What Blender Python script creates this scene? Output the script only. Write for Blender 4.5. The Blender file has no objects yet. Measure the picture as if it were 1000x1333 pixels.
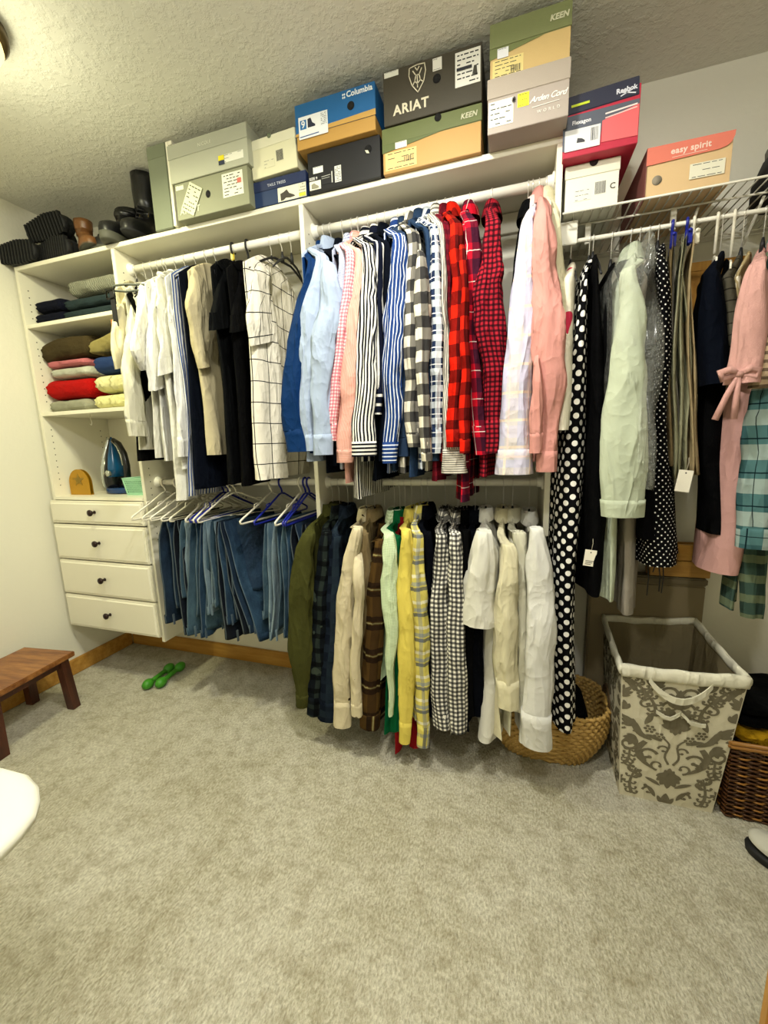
import bpy, bmesh, math, random
from mathutils import Vector, Matrix, noise
random.seed(7)
SC = bpy.context.scene
COL = SC.collection
PI = math.pi
# ------------------------------------------------------------------ camera, world, lights, exposure
CF, YAW, PIT, ROL = 524.5, -.3127, -.1697, -.0309
CP = Vector((2.348, -1.8385, 1.2387))
FW = Vector((math.sin(YAW)*math.cos(PIT), math.cos(YAW)*math.cos(PIT), math.sin(PIT)))
R0 = Vector((math.cos(YAW), -math.sin(YAW), 0)); U0 = R0.cross(FW)
RT = math.cos(ROL)*R0 + math.sin(ROL)*U0
UP = -math.sin(ROL)*R0 + math.cos(ROL)*U0
cam = bpy.data.cameras.new('camera'); co = bpy.data.objects.new('camera', cam); COL.objects.link(co)
m = Matrix((RT, UP, -FW)).transposed().to_4x4(); m.translation = CP
co.matrix_world = m
cam.sensor_fit = 'VERTICAL'; cam.sensor_height = 24; cam.lens = CF*24/1333
cam.clip_start = .02
SC.camera = co
w = bpy.data.worlds.new('world'); SC.world = w; w.use_nodes = True
w.node_tree.nodes['Background'].inputs[0].default_value = (.75, .8, .85, 1)
w.node_tree.nodes['Background'].inputs[1].default_value = .15
def light(name, kind, loc, energy, col, size=.1, aim=None, **k):
    l = bpy.data.lights.new(name, kind); l.energy = energy; l.color = col
    if kind == 'AREA': l.size = size
    else: l.shadow_soft_size = size
    for a, b in k.items(): setattr(l, a, b)
    o = bpy.data.objects.new(name, l); COL.objects.link(o); o.location = loc
    if aim: o.rotation_euler = (Vector(aim)-Vector(loc)).to_track_quat('-Z', 'Y').to_euler()
    return o
light('dome_bulb', 'AREA', (.72, -.95, 2.33), 15, (1, .98, .62), .16, (.72, -.95, 0), shape='DISK')
light('dome_glow', 'POINT', (.72, -.95, 2.28), 5, (1, .97, .68), .09)
light('room_light', 'POINT', (2.36, -1.86, 2.27), 33, (1, .985, .92), .05)
light('room_light_down', 'AREA', (2.05, -1.10, 2.38), 24, (1, .98, .88), .12, (2.05, -1.10, 0), shape='DISK')
light('floor_edge_spot', 'SPOT', (1.9, -2.15, 2.42), 8, (.9, .96, 1), .06, (1.75, -2.05, 0), spot_size=math.radians(58), spot_blend=.35)  # added spot without a known fixture, its cone edge shapes the floor light
SC.view_settings.view_transform = 'Standard'; SC.view_settings.look = 'None'
SC.view_settings.exposure = -.06; SC.view_settings.gamma = 1
SC.view_settings.use_curve_mapping = False

def at(px, py, x=None, y=None, z=None):
    d = FW + RT*((px-500)/CF) - UP*((py-666.5)/CF)
    if x is not None: t = (x-CP.x)/d.x
    elif y is not None: t = (y-CP.y)/d.y
    else: t = (z-CP.z)/d.z
    return CP + d*t
def dep(p): return (p-CP).dot(FW)

# ------------------------------------------------------------------ materials
def lin(h):
    if not isinstance(h, str): return tuple(h)+(1,)
    h = h.lstrip('#'); v = [int(h[i:i+2], 16)/255 for i in (0, 2, 4)]
    return tuple((c/12.92 if c <= .04045 else ((c+.055)/1.055)**2.4) for c in v)+(1,)
MATS = {}
class NT:
    def __init__(s, name):
        s.m = bpy.data.materials.new(name); s.m.use_nodes = True
        s.t = s.m.node_tree; s.n = s.t.nodes; s.b = s.n['Principled BSDF']
    def new(s, kind, **k):
        n = s.n.new(kind)
        for a, b in k.items(): setattr(n, a, b)
        return n
    def put(s, sock, v):
        if isinstance(v, bpy.types.NodeSocket): s.t.links.new(v, sock)
        elif isinstance(v, (tuple, list)): sock.default_value = v
        else: sock.default_value = v
    def math(s, op, a, b=None, c=None):
        n = s.new('ShaderNodeMath', operation=op); s.put(n.inputs[0], a)
        if b is not None: s.put(n.inputs[1], b)
        if c is not None: s.put(n.inputs[2], c)
        return n.outputs[0]
    def mix(s, f, a, b, mode='MIX'):
        n = s.new('ShaderNodeMix', data_type='RGBA', blend_type=mode)
        s.put(n.inputs[0], f); s.put(n.inputs[6], a); s.put(n.inputs[7], b)
        return n.outputs[2]
    def noise(s, scale, detail=2, vec=None, rough=.5):
        n = s.new('ShaderNodeTexNoise'); n.inputs['Scale'].default_value = scale
        n.inputs['Detail'].default_value = detail; n.inputs['Roughness'].default_value = rough
        if vec is not None: s.put(n.inputs['Vector'], vec)
        return n.outputs[0]
    def obj(s): return s.new('ShaderNodeTexCoord').outputs['Object']
    def uv(s): return s.new('ShaderNodeTexCoord').outputs['UV']
    def ramp(s, f, stops):
        n = s.new('ShaderNodeValToRGB'); r = n.color_ramp
        while len(r.elements) < len(stops): r.elements.new(.5)
        for e, (p, c) in zip(r.elements, stops): e.position = p; e.color = lin(c) if isinstance(c, str) else c
        s.put(n.inputs[0], f); return n.outputs[0]
    def mapv(s, vec, sc):
        n = s.new('ShaderNodeMapping'); s.put(n.inputs['Vector'], vec); n.inputs['Scale'].default_value = sc
        return n.outputs[0]
    def bump(s, h, dist, strength=1, nrm=None):
        n = s.new('ShaderNodeBump'); n.inputs['Strength'].default_value = strength
        n.inputs['Distance'].default_value = dist; s.put(n.inputs['Height'], h)
        if nrm is not None: s.put(n.inputs['Normal'], nrm)
        return n.outputs[0]
    def fin(s, col, rough=.6, nrm=None, **k):
        s.put(s.b.inputs['Base Color'], col); s.put(s.b.inputs['Roughness'], rough)
        if nrm is not None: s.put(s.b.inputs['Normal'], nrm)
        for a, b in k.items(): s.put(s.b.inputs[a.replace('_', ' ')], b)
        return s.m
def plain(key, col, rough=.5, bump=0, bs=40, metal=0, var=0, **k):
    if key in MATS: return MATS[key]
    t = NT(key); c = lin(col); nrm = None
    if var:
        f = t.noise(6, 3, t.obj()); c2 = tuple(x*(1-var) for x in c[:3])+(1,)
        c = t.mix(f, c, c2)
    if bump: nrm = t.bump(t.noise(bs, 3, t.obj()), bump)
    t.fin(c, rough, nrm, Metallic=metal, **k); MATS[key] = t.m; return t.m
# fabric: flat pattern printed in metres over the cloth's own UV
def fabric(key, base, bands=(), dots=None, rough=.85, blotch=None, wr=.004, weave=.0004, var=.12, mul=False):
    if key in MATS: return MATS[key]
    t = NT(key); uv = t.uv()
    sep = t.new('ShaderNodeSeparateXYZ'); t.put(sep.inputs[0], uv)
    U, Vv = sep.outputs[0], sep.outputs[1]
    c = lin(base)
    for ax, per, a, b, colr, al in bands:
        src = U if ax == 'u' else Vv if ax == 'v' else t.math('ADD', U, Vv)
        fr = t.math('FRACT', t.math('ADD', t.math('DIVIDE', src, per), 50.0))
        mk = t.math('MULTIPLY', t.math('GREATER_THAN', fr, a), t.math('LESS_THAN', fr, b))
        c = t.mix(t.math('MULTIPLY', mk, al), c, lin(colr))
    if dots:
        per, rad, colr, jit = dots
        row = t.math('FLOOR', t.math('DIVIDE', Vv, per*.5))
        sh = t.math('MULTIPLY', t.math('FRACT', t.math('MULTIPLY', t.math('ADD', row, 400.0), .5)), per)
        if jit: sh = t.math('ADD', sh, t.math('MULTIPLY', t.math('SINE', t.math('MULTIPLY', row, 12.9)), per*jit))
        fu = t.math('SUBTRACT', t.math('FRACT', t.math('ADD', t.math('DIVIDE', t.math('ADD', U, sh), per), 50.0)), .5)
        fv = t.math('SUBTRACT', t.math('FRACT', t.math('ADD', t.math('DIVIDE', Vv, per*.5), 50.0)), .5)
        d = t.math('SQRT', t.math('ADD', t.math('MULTIPLY', fu, fu), t.math('MULTIPLY', t.math('MULTIPLY', fv, fv), .25)))
        c = t.mix(t.math('LESS_THAN', d, rad/per), c, lin(colr))
    if blotch:
        for sc, th, colr in blotch:
            f = t.noise(sc, 1, t.obj()); c = t.mix(t.math('GREATER_THAN', f, th), c, lin(colr))
    if var: c = t.mix(t.math('MULTIPLY', t.noise(14, 3, t.obj()), var*2), c, (0.02, 0.02, 0.02, 1), 'MULTIPLY') if False else c
    q1 = t.new('ShaderNodeTexNoise', noise_type='RIDGED_MULTIFRACTAL'); q1.inputs['Scale'].default_value = 1; q1.inputs['Detail'].default_value = 3
    t.put(q1.inputs['Vector'], t.mapv(t.obj(), (15, 15, 4.5))); q1.inputs['Distortion'].default_value = .4
    q2 = t.new('ShaderNodeTexNoise', noise_type='RIDGED_MULTIFRACTAL'); q2.inputs['Scale'].default_value = 23; q2.inputs['Detail'].default_value = 2; t.put(q2.inputs['Vector'], t.obj())
    for q_ in (q1, q2): q_.inputs['Offset'].default_value = .85; q_.inputs['Gain'].default_value = 1.6; q_.normalize = False
    n1 = t.bump(q2.outputs[0], wr*.45, .8, t.bump(q1.outputs[0], wr*1.6, 1))
    n2 = t.bump(t.noise(700, 1, t.obj()), weave, 1, n1)
    t.fin(c, rough, n2, Specular_IOR_Level=.05); MATS[key] = t.m; return t.m

# ------------------------------------------------------------------ mesh builder
class MB:
    def __init__(s): s.v = []; s.f = []; s.uv = []; s.sm = []
    def quadmesh(s, verts, faces, uvs=None, smooth=True):
        o = len(s.v); s.v += [tuple(p) for p in verts]
        for i, f in enumerate(faces):
            s.f.append([o+k for k in f]); s.sm.append(smooth)
            s.uv.append(uvs[i] if uvs else [(0, 0)]*len(f))
        return s
    def loft(s, rings, U=None, V=None, cap0=False, cap1=False, closed=True, smooth=True, swap=False):
        n = len(rings[0]); vs = [p for r in rings for p in r]; fs = []; us = []
        for i in range(len(rings)-1):
            for j in range(n if closed else n-1):
                k = (j+1) % n
                fs.append((i*n+j, i*n+k, (i+1)*n+k, (i+1)*n+j))
                if U:
                    u0, u1 = U[i][j], (U[i][j+1] if len(U[i]) > j+1 else U[i][k]); u2, u3 = U[i+1][j], (U[i+1][j+1] if len(U[i+1]) > j+1 else U[i+1][k])
                    q = [(u0, V[i]), (u1, V[i]), (u3, V[i+1]), (u2, V[i+1])]
                    us.append([(b, a) for a, b in q] if swap else q)
                else: us.append([(0, 0)]*4)
        if cap0: fs.append(tuple(reversed(range(n)))); us.append([(0, 0)]*n)
        if cap1: fs.append(tuple(range((len(rings)-1)*n, len(rings)*n))); us.append([(0, 0)]*n)
        s.quadmesh(vs, fs, us, smooth); return s
    def box(s, x0, x1, y0, y1, z0, z1, b=0, M=None, smooth=False):
        if b <= 0:
            vs = [Vector((x, y, z)) for z in (z0, z1) for y in (y0, y1) for x in (x0, x1)]
            fs = [(0, 2, 3, 1), (4, 5, 7, 6), (0, 1, 5, 4), (2, 6, 7, 3), (0, 4, 6, 2), (1, 3, 7, 5)]
        else:
            bm = bmesh.new(); bmesh.ops.create_cube(bm, size=1)
            for q in bm.verts: q.co = Vector(((x0+x1)/2+q.co.x*(x1-x0), (y0+y1)/2+q.co.y*(y1-y0), (z0+z1)/2+q.co.z*(z1-z0)))
            b = min(b, (x1-x0)*.45, (y1-y0)*.45, (z1-z0)*.45)
            bmesh.ops.bevel(bm, geom=bm.edges[:], offset=b, segments=2, affect='EDGES')
            bm.verts.index_update(); vs = [q.co.copy() for q in bm.verts]; fs = [[q.index for q in f.verts] for f in bm.faces]; bm.free()
        if M: vs = [M @ q for q in vs]
        s.quadmesh(vs, fs, None, smooth); return s
    def tube(s, pts, r, n=8, cap=True, M=None):
        pts = [Vector(p) for p in pts]; rings = []; prev = None
        for i, p in enumerate(pts):
            a = pts[max(i-1, 0)]; b = pts[min(i+1, len(pts)-1)]; t = (b-a).normalized()
            if prev is None: prev = t.orthogonal().normalized()
            u = (prev - t*prev.dot(t)).normalized(); prev = u; w_ = t.cross(u)
            rr = r[i] if isinstance(r, (list, tuple)) else r
            rings.append([p+(u*math.cos(2*PI*j/n)+w_*math.sin(2*PI*j/n))*rr for j in range(n)])
        if M: rings = [[M @ q for q in rg] for rg in rings]
        return s.loft(rings, cap0=cap, cap1=cap)
    def lathe(s, prof, c=(0, 0, 0), n=20, M=None, cap=True):
        rings = [[Vector((c[0]+r*math.cos(2*PI*j/n), c[1]+r*math.sin(2*PI*j/n), c[2]+z)) for j in range(n)] for r, z in prof]
        if M: rings = [[M @ q for q in rg] for rg in rings]
        return s.loft(rings, cap0=cap, cap1=cap)
    def poly(s, pts, depth, M, smooth=False):      # extruded outline: pts (x,z), local depth along +y
        n = len(pts); a = [M @ Vector((x, 0, z)) for x, z in pts]; b = [M @ Vector((x, depth, z)) for x, z in pts]
        fs = [tuple(range(n)), tuple(range(2*n-1, n-1, -1))]+[(i, i+n, (i+1) % n+n, (i+1) % n) for i in range(n)]
        s.quadmesh(a+b, fs, None, smooth); return s
    def build(s, name, mat, parent=None, loc=None, fixn=False):
        o = Vector(loc) if loc is not None else (parent['_o'] if parent is not None and '_o' in parent else None)
        if o is None: o = Vector((0, 0, 0))
        o = Vector(o)
        me = bpy.data.meshes.new(name); me.from_pydata([tuple(Vector(p)-o) for p in s.v], [], s.f)
        me.polygons.foreach_set('use_smooth', s.sm)
        ul = me.uv_layers.new(name='UVMap'); flat = []
        for q in s.uv:
            for a in q: flat += [a[0], a[1]]
        ul.data.foreach_set('uv', flat)
        if fixn:
            bm = bmesh.new(); bm.from_mesh(me); bmesh.ops.recalc_face_normals(bm, faces=bm.faces); bm.to_mesh(me); bm.free()
        me.materials.append(mat); me.update()
        ob = bpy.data.objects.new(name, me); COL.objects.link(ob)
        if parent is not None: ob.parent = parent; ob['_o'] = tuple(o)
        else: ob.location = o; ob['_o'] = tuple(o)
        return ob
def tag(o, label, cat=None, group=None):
    o['label'] = label
    if cat: o['category'] = cat
    if group: o['group'] = group
    return o
def thing(name, label, cat, loc, group=None, rz=0):
    o = bpy.data.objects.new(name, None); COL.objects.link(o); o.location = loc; o.empty_display_size = .05
    o.rotation_euler = (0, 0, rz); o['_o'] = tuple(loc) if rz == 0 else (0, 0, 0)
    return tag(o, label, cat, group)
def local(name, label, cat, loc, rot=(0, 0, 0), group=None):     # empty whose parts are built in local coordinates
    o = thing(name, label, cat, loc, group); o['_o'] = (0, 0, 0); o.rotation_euler = rot; return o
def st(o): o['kind'] = 'structure'; return o
def interp(path, t):       # catmull-rom over list of tuples
    n = len(path)-1; x = min(max(t*n, 0), n-1e-6); i = int(x); f = x-i
    g = lambda k: path[min(max(k, 0), n)]
    out = []
    for a, b, c, d in zip(g(i-1), g(i), g(i+1), g(i+2)):
        out.append(.5*((2*b)+(c-a)*f+(2*a-5*b+4*c-d)*f*f+(3*b-a-3*c+d)*f**3))
    return out

# ------------------------------------------------------------------ room
t = NT('wall_paint'); MATS['wall'] = t.fin(lin('#e6e3d3'), .75, t.bump(t.noise(60, 4, t.obj()), .0012))
t = NT('ceiling_paint')
h = t.ramp(t.noise(42, 4, t.obj(), .6), [(.45, (0, 0, 0, 1)), (.62, (1, 1, 1, 1))])
MATS['ceil'] = t.fin(lin('#e4e3d8'), .7, t.bump(h, .0016, .8))
t = NT('carpet')
n1 = t.noise(3.2, 5, t.obj(), .65); n2 = t.noise(170, 3, t.mapv(t.obj(), (1, .5, 1)), .7); n3 = t.noise(20, 4, t.obj(), .6)
c = t.mix(t.ramp(n1, [(.38, (0, 0, 0, 1)), (.62, (1, 1, 1, 1))]), lin('#aeaa95'), lin('#cac7b8'))
c = t.mix(t.ramp(n2, [(.35, (0, 0, 0, 1)), (.65, (1, 1, 1, 1))]), t.mix(.5, c, lin('#857b5c')), t.mix(.45, c, lin('#efe9d4')))
c = t.mix(t.math('MULTIPLY', t.ramp(n3, [(.46, (0, 0, 0, 1)), (.68, (1, 1, 1, 1))]), .45), c, lin('#85795a'))
MATS['carpet'] = t.fin(c, .95, t.bump(n2, .008, 1, t.bump(n3, .012, .8)), Specular_IOR_Level=.1, Sheen_Weight=.1)
W = MATS['wall']
XR, YF, ZC = 3.7, -3.1, 2.44
def slab(name, x0, x1, y0, y1, z0, z1, mat, b=0): return st(MB().box(x0, x1, y0, y1, z0, z1, b).build(name, mat))
slab('floor', -.1, XR+.1, YF-.1, .1, -.1, 0, MATS['carpet'])
slab('ceiling', -.1, XR+.1, YF-.1, .1, ZC, ZC+.1, MATS['ceil'])
slab('wall_back', -.1, XR+.1, 0, .1, 0, ZC, W)
slab('wall_left', -.1, 0, YF, 0, 0, ZC, W)
slab('wall_right', XR, XR+.1, YF, 0, 0, ZC, W)
slab('wall_front', -.1, XR+.1, YF-.1, YF, 0, ZC, W)
def wood(key, a, b, scale=3, axis=(1, 12, 12), rough=.4):
    t = NT(key); n = t.noise(scale, 4, t.mapv(t.obj(), axis), .6)
    n2 = t.noise(scale*4, 3, t.mapv(t.obj(), axis), .6)
    c = t.mix(t.ramp(n, [(.35, (0, 0, 0, 1)), (.65, (1, 1, 1, 1))]), lin(a), lin(b))
    c = t.mix(t.math('MULTIPLY', n2, .35), c, lin(b))
    MATS[key] = t.fin(c, rough, t.bump(n2, .0006)); return t.m
wood('pine', '#c99a4a', '#a8772c', 3, (1.2, 10, 10)); wood('pine_v', '#c8963f', '#a06c22', 3, (10, 10, 1.2))
wood('bench_wood', '#a5703a', '#6d3c18', 3, (1.5, 12, 12), .35); wood('bench_dark', '#5a2c1a', '#3a1a10', 3, (10, 10, 1.5), .4)
# tan carpet-side pine baseboards with a rounded top edge
o = slab('baseboard_back', .012, XR-.012, -.014, 0, 0, .09, MATS['pine'], .004)
o = slab('baseboard_left', 0, .014, YF, -.014, 0, .09, MATS['pine'], .004)
slab('baseboard_right', XR-.014, XR, YF, -.014, 0, .09, MATS['pine'], .004)
# closet door jamb with pine casing, just right of the camera
pj = at(985, 1333, y=-1.30)
slab('trim_1', pj.x, pj.x+.075, -1.318, -1.30, 0, ZC, MATS['pine_v'], .004)
slab('wall_jamb', pj.x+.02, XR, -1.42, -1.318, 0, ZC, W)
# ------------------------------------------------------------------ closet system
t = NT('white_melamine'); MATS['mel'] = t.fin(lin('#e9e5d2'), .38, t.bump(t.noise(180, 2, t.obj()), .0001))
MEL = MATS['mel']
D = .36; XA, XB, XCn, XD = .0374, .656, 1.577, 2.452; ZT = 2.125; TH = .018
HOLE = plain('peg_hole_dark', '#2a2418', .8)
closet = thing('closet_tower', 'cream white closet tower with two shelves and four drawers beside left wall', 'closet unit', (.35, 0, .29))
def part(name, x0, x1, y0, y1, z0, z1, mat=MEL, parent=None, b=.0012):
    return MB().box(x0, x1, y0, y1, z0, z1, b).build(name, mat, parent)
part('side_panel', XA, XA+TH, -D, -.002, .29, ZT-TH, parent=closet)
part('side_panel', XB, XB+TH, -D, -.002, .27, ZT-TH, parent=closet)
part('shelf', XA+TH, XB, -D+.003, -.002, 1.845, 1.863, parent=closet)
part('shelf', XA+TH, XB, -D+.003, -.002, 1.425, 1.443, parent=closet)
part('counter', XA+TH, XB, -D-.004, -.002, .998, 1.014, parent=closet)
part('bottom_panel', XA+TH, XB, -D+.003, -.02, .292, .308, parent=closet)
part('back_panel', XA+TH, XB, -.008, -.002, 1.014, ZT-TH, parent=closet)
def holes(parent, x, face, z0, z1, n=None):
    mb = MB()
    for yy in (-D+.035, -.06):
        k = int((z1-z0)/.032)
        for i in range(k):
            z = z0+i*.032
            M = Matrix.Translation((x, yy, z)) @ Matrix.Rotation(PI/2, 4, 'Y')
            mb.lathe([(.0028, -.0006), (.0028, .0006)], n=8, M=M)
    o = mb.build('peg_holes', HOLE, parent); o['kind'] = 'stuff'
holes(closet, XA+TH, 1, 1.07, 1.40); holes(closet, XA+TH, 1, 1.50, 1.82); holes(closet, XA+TH, 1, 1.9, 2.08)
holes(closet, XB, 1, 1.07, 1.40); holes(closet, XB+TH, 1, .8, 1.20); holes(closet, XB+TH, 1, 1.7, 2.08)
KN = plain('oil_rubbed_bronze', '#2c1c18', .35, metal=.5)
def drawer(z0, z1):
    f = MB().box(XA-.004, XB+.008, -D-.019, -D-.001, z0, z1, .004).build('drawer_front', MEL, closet)
    # raised bevelled field
    a, b_ = .014, .026
    x0, x1 = XA-.004, XB+.008
    mb = MB(); r = []
    for ins, y in ((.010, -D-.019), (.016, -D-.0235), (.020, -D-.0235), (.021, -D-.0235)):
        r.append([Vector((x0+ins, y, z0+ins)), Vector((x1-ins, y, z0+ins)), Vector((x1-ins, y, z1-ins)), Vector((x0+ins, y, z1-ins))])
    mb.loft(r, cap1=True, smooth=False); mb.build('raised_panel', MEL, f)
    M = Matrix.Translation(((x0+x1)/2+.004, -D-.0235, (z0+z1)/2+.004)) @ Matrix.Rotation(PI/2, 4, 'X')
    MB().lathe([(.009, 0), (.006, .006), (.006, .014), (.013, .018), (.0165, .023), (.0155, .029), (.008, .033), (.001, .034)], n=18, M=M).build('knob', KN, f)
for a, b_ in ((.877, .995), (.684, .871), (.490, .678), (.300, .484)): drawer(a, b_)
# second unit: dividers, long top shelf, rods
top = st(MB().box(XA, XCn+.009, -D, -.002, ZT-TH, ZT, .0012).build('trim_2', MEL)) if False else None
ts = thing('top_shelf', 'long white top shelf over the two left bays, carrying boots and boxes', 'shelf', (.8, 0, ZT-TH))
part('shelf_board', XA, XCn+.009, -D, -.002, ZT-TH, ZT, parent=ts)
part('wall_cleat', XB+TH+.001, XCn-.001, -.020, -.004, ZT-TH-.07, ZT-TH-.001, parent=ts)
ts2 = thing('top_shelf', 'white top shelf over the middle bay under the tall shoe box stacks', 'shelf', (2.0, 0, ZT-TH))
part('shelf_board', XCn+.0095, XD+.018, -D, -.002, ZT-TH, ZT, parent=ts2)
part('wall_cleat', XCn+.020, XD-.001, -.020, -.004, ZT-TH-.07, ZT-TH-.001, parent=ts2)
dv = thing('divider_panel', 'white upright panel between the two hanging bays', 'panel', (XCn, 0, .9))
part('board', XCn, XCn+TH, -D, -.002, .90, ZT-TH-.0005, parent=dv); holes(dv, XCn+TH, 1, 1.7, 2.08); holes(dv, XCn, 1, .95, 1.2)
dv2 = thing('divider_panel', 'white upright panel at the right end, next to the wire shelf', 'panel', (XD, 0, .9))
part('board', XD, XD+TH, -D, -.002, .90, ZT-TH-.0005, parent=dv2); holes(dv2, XD, 1, 1.7, 2.08)
RODM = plain('white_enamel', '#efece0', .3)
def rod(x0, x1, y, z, r, label):
    o = thing('closet_rod', label, 'rod', (x0, y, z-r), 'white closet rods')
    M = Matrix.Translation((x0, y, z)) @ Matrix.Rotation(PI/2, 4, 'Y')
    MB().lathe([(r, .001), (r, x1-x0-.001)], n=24, M=M).build('pole', RODM, o)
    for xx, s in ((x0, 1), (x1, -1)):
        M = Matrix.Translation((xx, y, z)) @ Matrix.Rotation(s*PI/2, 4, 'Y')
        MB().lathe([(r+.012, .0), (r+.012, .004), (r+.005, .007), (r+.004, .02), (r+.001, .021)], n=24, M=M).build('socket', RODM, o)
ZU, ZL, YR = 2.048, 1.082, -.28
rod(XB+TH, XCn, YR, ZU, .0155, 'upper white rod in the left bay holding short-sleeve tops')
rod(XCn+TH, XD, YR, ZU, .0155, 'upper white rod in the middle bay holding long-sleeve shirts')
rod(XB+TH, XCn, YR, ZL, .0145, 'lower white rod in the left bay holding jeans')
rod(XCn+TH, XD, YR, ZL, .0145, 'lower white rod in the middle bay, above the long shirts')
# ------------------------------------------------------------------ wire shelf
WIRE = plain('vinyl_coated_wire', '#e2decf', .35)
ZW, YW = 1.913, -.36; XW0 = XD+TH+.004; XW1 = XR-.004
ws = thing('wire_shelf', 'white wire shelf with hanging rod on the right wall section', 'shelf', (3.0, 0, ZW-.06))
w0 = MB().tube([(0, -.001, 0), (0, YW+.003, 0), (0, YW, -.003), (0, YW, -.006)], .0022, 6)
wr0 = w0.build('cross_wire', WIRE, None); me = wr0.data; bpy.data.objects.remove(wr0)
n = int((XW1-XW0)/.0254)
for i in range(n):
    o = bpy.data.objects.new('cross_wire', me); COL.objects.link(o); o.parent = ws; o.location = Vector((XW0+.01+i*.0254, 0, ZW+.003))-Vector(ws['_o'])
for y, z, r in ((YW, ZW, .0032), (-.268, ZW, .003), (-.02, ZW-.002, .0028), (-.012, ZW-.012, .0025)):
    MB().tube([(XW0, y, z), (XW1, y, z)], r, 10).build('long_wire', WIRE, ws)
YH, ZH = -.30, 1.854
MB().tube([(XW0, YH, ZH), (XW1, YH, ZH)], .0068, 14).build('hanging_rod', WIRE, ws)
for xx in (2.56, 2.795, 3.25):      # rod brackets and diagonal braces
    MB().box(xx-.008, xx+.008, -.272, -.266, ZH-.002, ZW, .001).build('rod_bracket', WIRE, ws)
for xx in (2.86, 3.02, 3.4):
    MB().tube([(xx, -.262, ZW-.006), (xx+.0, -.014, ZW-.24)], .004, 8).build('diagonal_brace', WIRE, ws)
MB().box(XW0-.003, XW0+.05, -.315, -.285, ZH-.012, ZW-.004, .002).build('end_bracket', WIRE, ws)

# ------------------------------------------------------------------ ceiling fixture
lf = thing('ceiling_lamp', 'small round ceiling lamp with dark rim at the upper left corner', 'lamp', (.72, -.95, ZC))
GL = plain('frosted_glass', '#fff3c0', .3, Transmission_Weight=.0)
t = NT('lit_frosted_glass'); t.fin(lin('#ffe9a0'), .4, Emission_Color=lin('#ffe59a'), Emission_Strength=1.6); GL = t.m
LX, LY = at(-58, 44, z=2.39)[:2]
lf.location = (LX, LY, ZC); lf['_o'] = (LX, LY, ZC)
MB().lathe([(.11, 0), (.115, -.006), (.115, -.03), (.105, -.04), (.02, -.04)], (LX, LY, ZC), 40).build('canopy', plain('bronze_rim', '#5b4a2c', .35, metal=.7), lf)
MB().lathe([(.098, -.04), (.10, -.055), (.085, -.08), (.05, -.095), (.005, -.1)], (LX, LY, ZC), 40, cap=False).build('glass_bowl', GL, lf)
for o in bpy.data.objects:
    if o.name in ('dome_bulb', 'dome_glow'): o.location = (LX, LY, ZC-.115 if o.name == 'dome_bulb' else ZC-.17)

# ------------------------------------------------------------------ garments
F = fabric
F('f_white', '#d6d4c9'); F('f_white2', '#cbc8b4'); F('f_cream', '#cfc7a6'); F('f_ivory', '#d3ccad'); F('f_snow', '#d6d5d0')
F('f_beige', '#b9ae8c'); F('f_black', '#050506'); F('f_char', '#08090a'); F('f_navy', '#060a14'); F('f_midnight', '#06080f')
F('f_royal', '#0c2c58', rough=.6); F('f_oxford', '#a0aec6'); F('f_salmon', '#dc9c8b', [('u', .004, 0, .35, '#efd9cc', .5)])
F('f_bluewhite', '#dcdcd8', [('u', .014, 0, .45, '#3c5288', 1)])
F('f_window', '#e2dccb', [('u', .078, 0, .045, '#17171b', 1), ('v', .078, 0, .045, '#17171b', 1)])
F('f_microgrey', '#aab0c4', [('u', .005, 0, .4, '#5f6f9c', .8), ('v', .005, 0, .4, '#e7e7ef', .6)])
F('f_gingpink', '#eddcdc', [('u', .011, 0, .5, '#d2506a', .6), ('v', .011, 0, .5, '#d2506a', .6)])
F('f_bwstripe', '#e9e6de', [('u', .0125, 0, .5, '#14161f', 1)])
F('f_bwthin', '#111525', [('u', .03, 0, .3, '#e9e6de', 1)])
F('f_bluestripe', '#233c74', [('u', .0125, 0, .28, '#dfe4ee', 1)])
F('f_slate', '#24344c')
F('f_buffbw', '#ddd6c4', [('u', .066, 0, .5, '#15161d', .75), ('v', .066, 0, .5, '#15161d', .86)])
F('f_denimsh', '#24364f'); F('f_navplaid', '#23304c', [('u', .05, 0, .4, '#cfd6dc', .6), ('v', .05, 0, .4, '#dfe6ea', .65), ('v', .05, .6, .66, '#f1f1f1', .9), ('u', .05, .66, .72, '#f1f1f1', .7)])
F('f_greystripe', '#d9d3c4', [('u', .0072, 0, .42, '#4a4844', .9)])
F('f_burg', '#6a1420', [('v', .03, 0, .5, '#3a0d18', .6)])
F('f_buffred', '#d8200e', [('u', .075, 0, .5, '#16080a', .72), ('v', .075, 0, .5, '#16080a', .72)])
F('f_redplaid', '#c8152a', [('u', .08, 0, .55, '#191426', .8), ('v', .085, 0, .5, '#191426', .7), ('u', .08, .75, .78, '#e8dcd2', .8), ('v', .085, .75, .78, '#e8dcd2', .7)])
F('f_marcheck', '#a3202e', [('u', .0145, 0, .45, '#1c0a12', .8), ('v', .0145, 0, .45, '#1c0a12', .8)])
F('f_lavplaid', '#cfc8c8', [('u', .06, .1, .5, '#b7badb', .6), ('v', .08, 0, .45, '#c9c4dc', .55), ('v', .08, .6, .7, '#ecd9c4', .8), ('u', .06, .6, .7, '#e8d0cc', .8)])
F('f_pink', '#c88d84'); F('f_floral', '#e6dfcb', blotch=[(13, .66, '#c3344e'), (9, .74, '#d98a94')])
F('f_olive', '#40411f'); F('f_olive2', '#6a6a38'); F('f_camo', '#10151a', [('u', .05, 0, .4, '#2b3430', .7), ('v', .06, 0, .35, '#050608', .8)], blotch=[(16, .66, '#39423a')])
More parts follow.
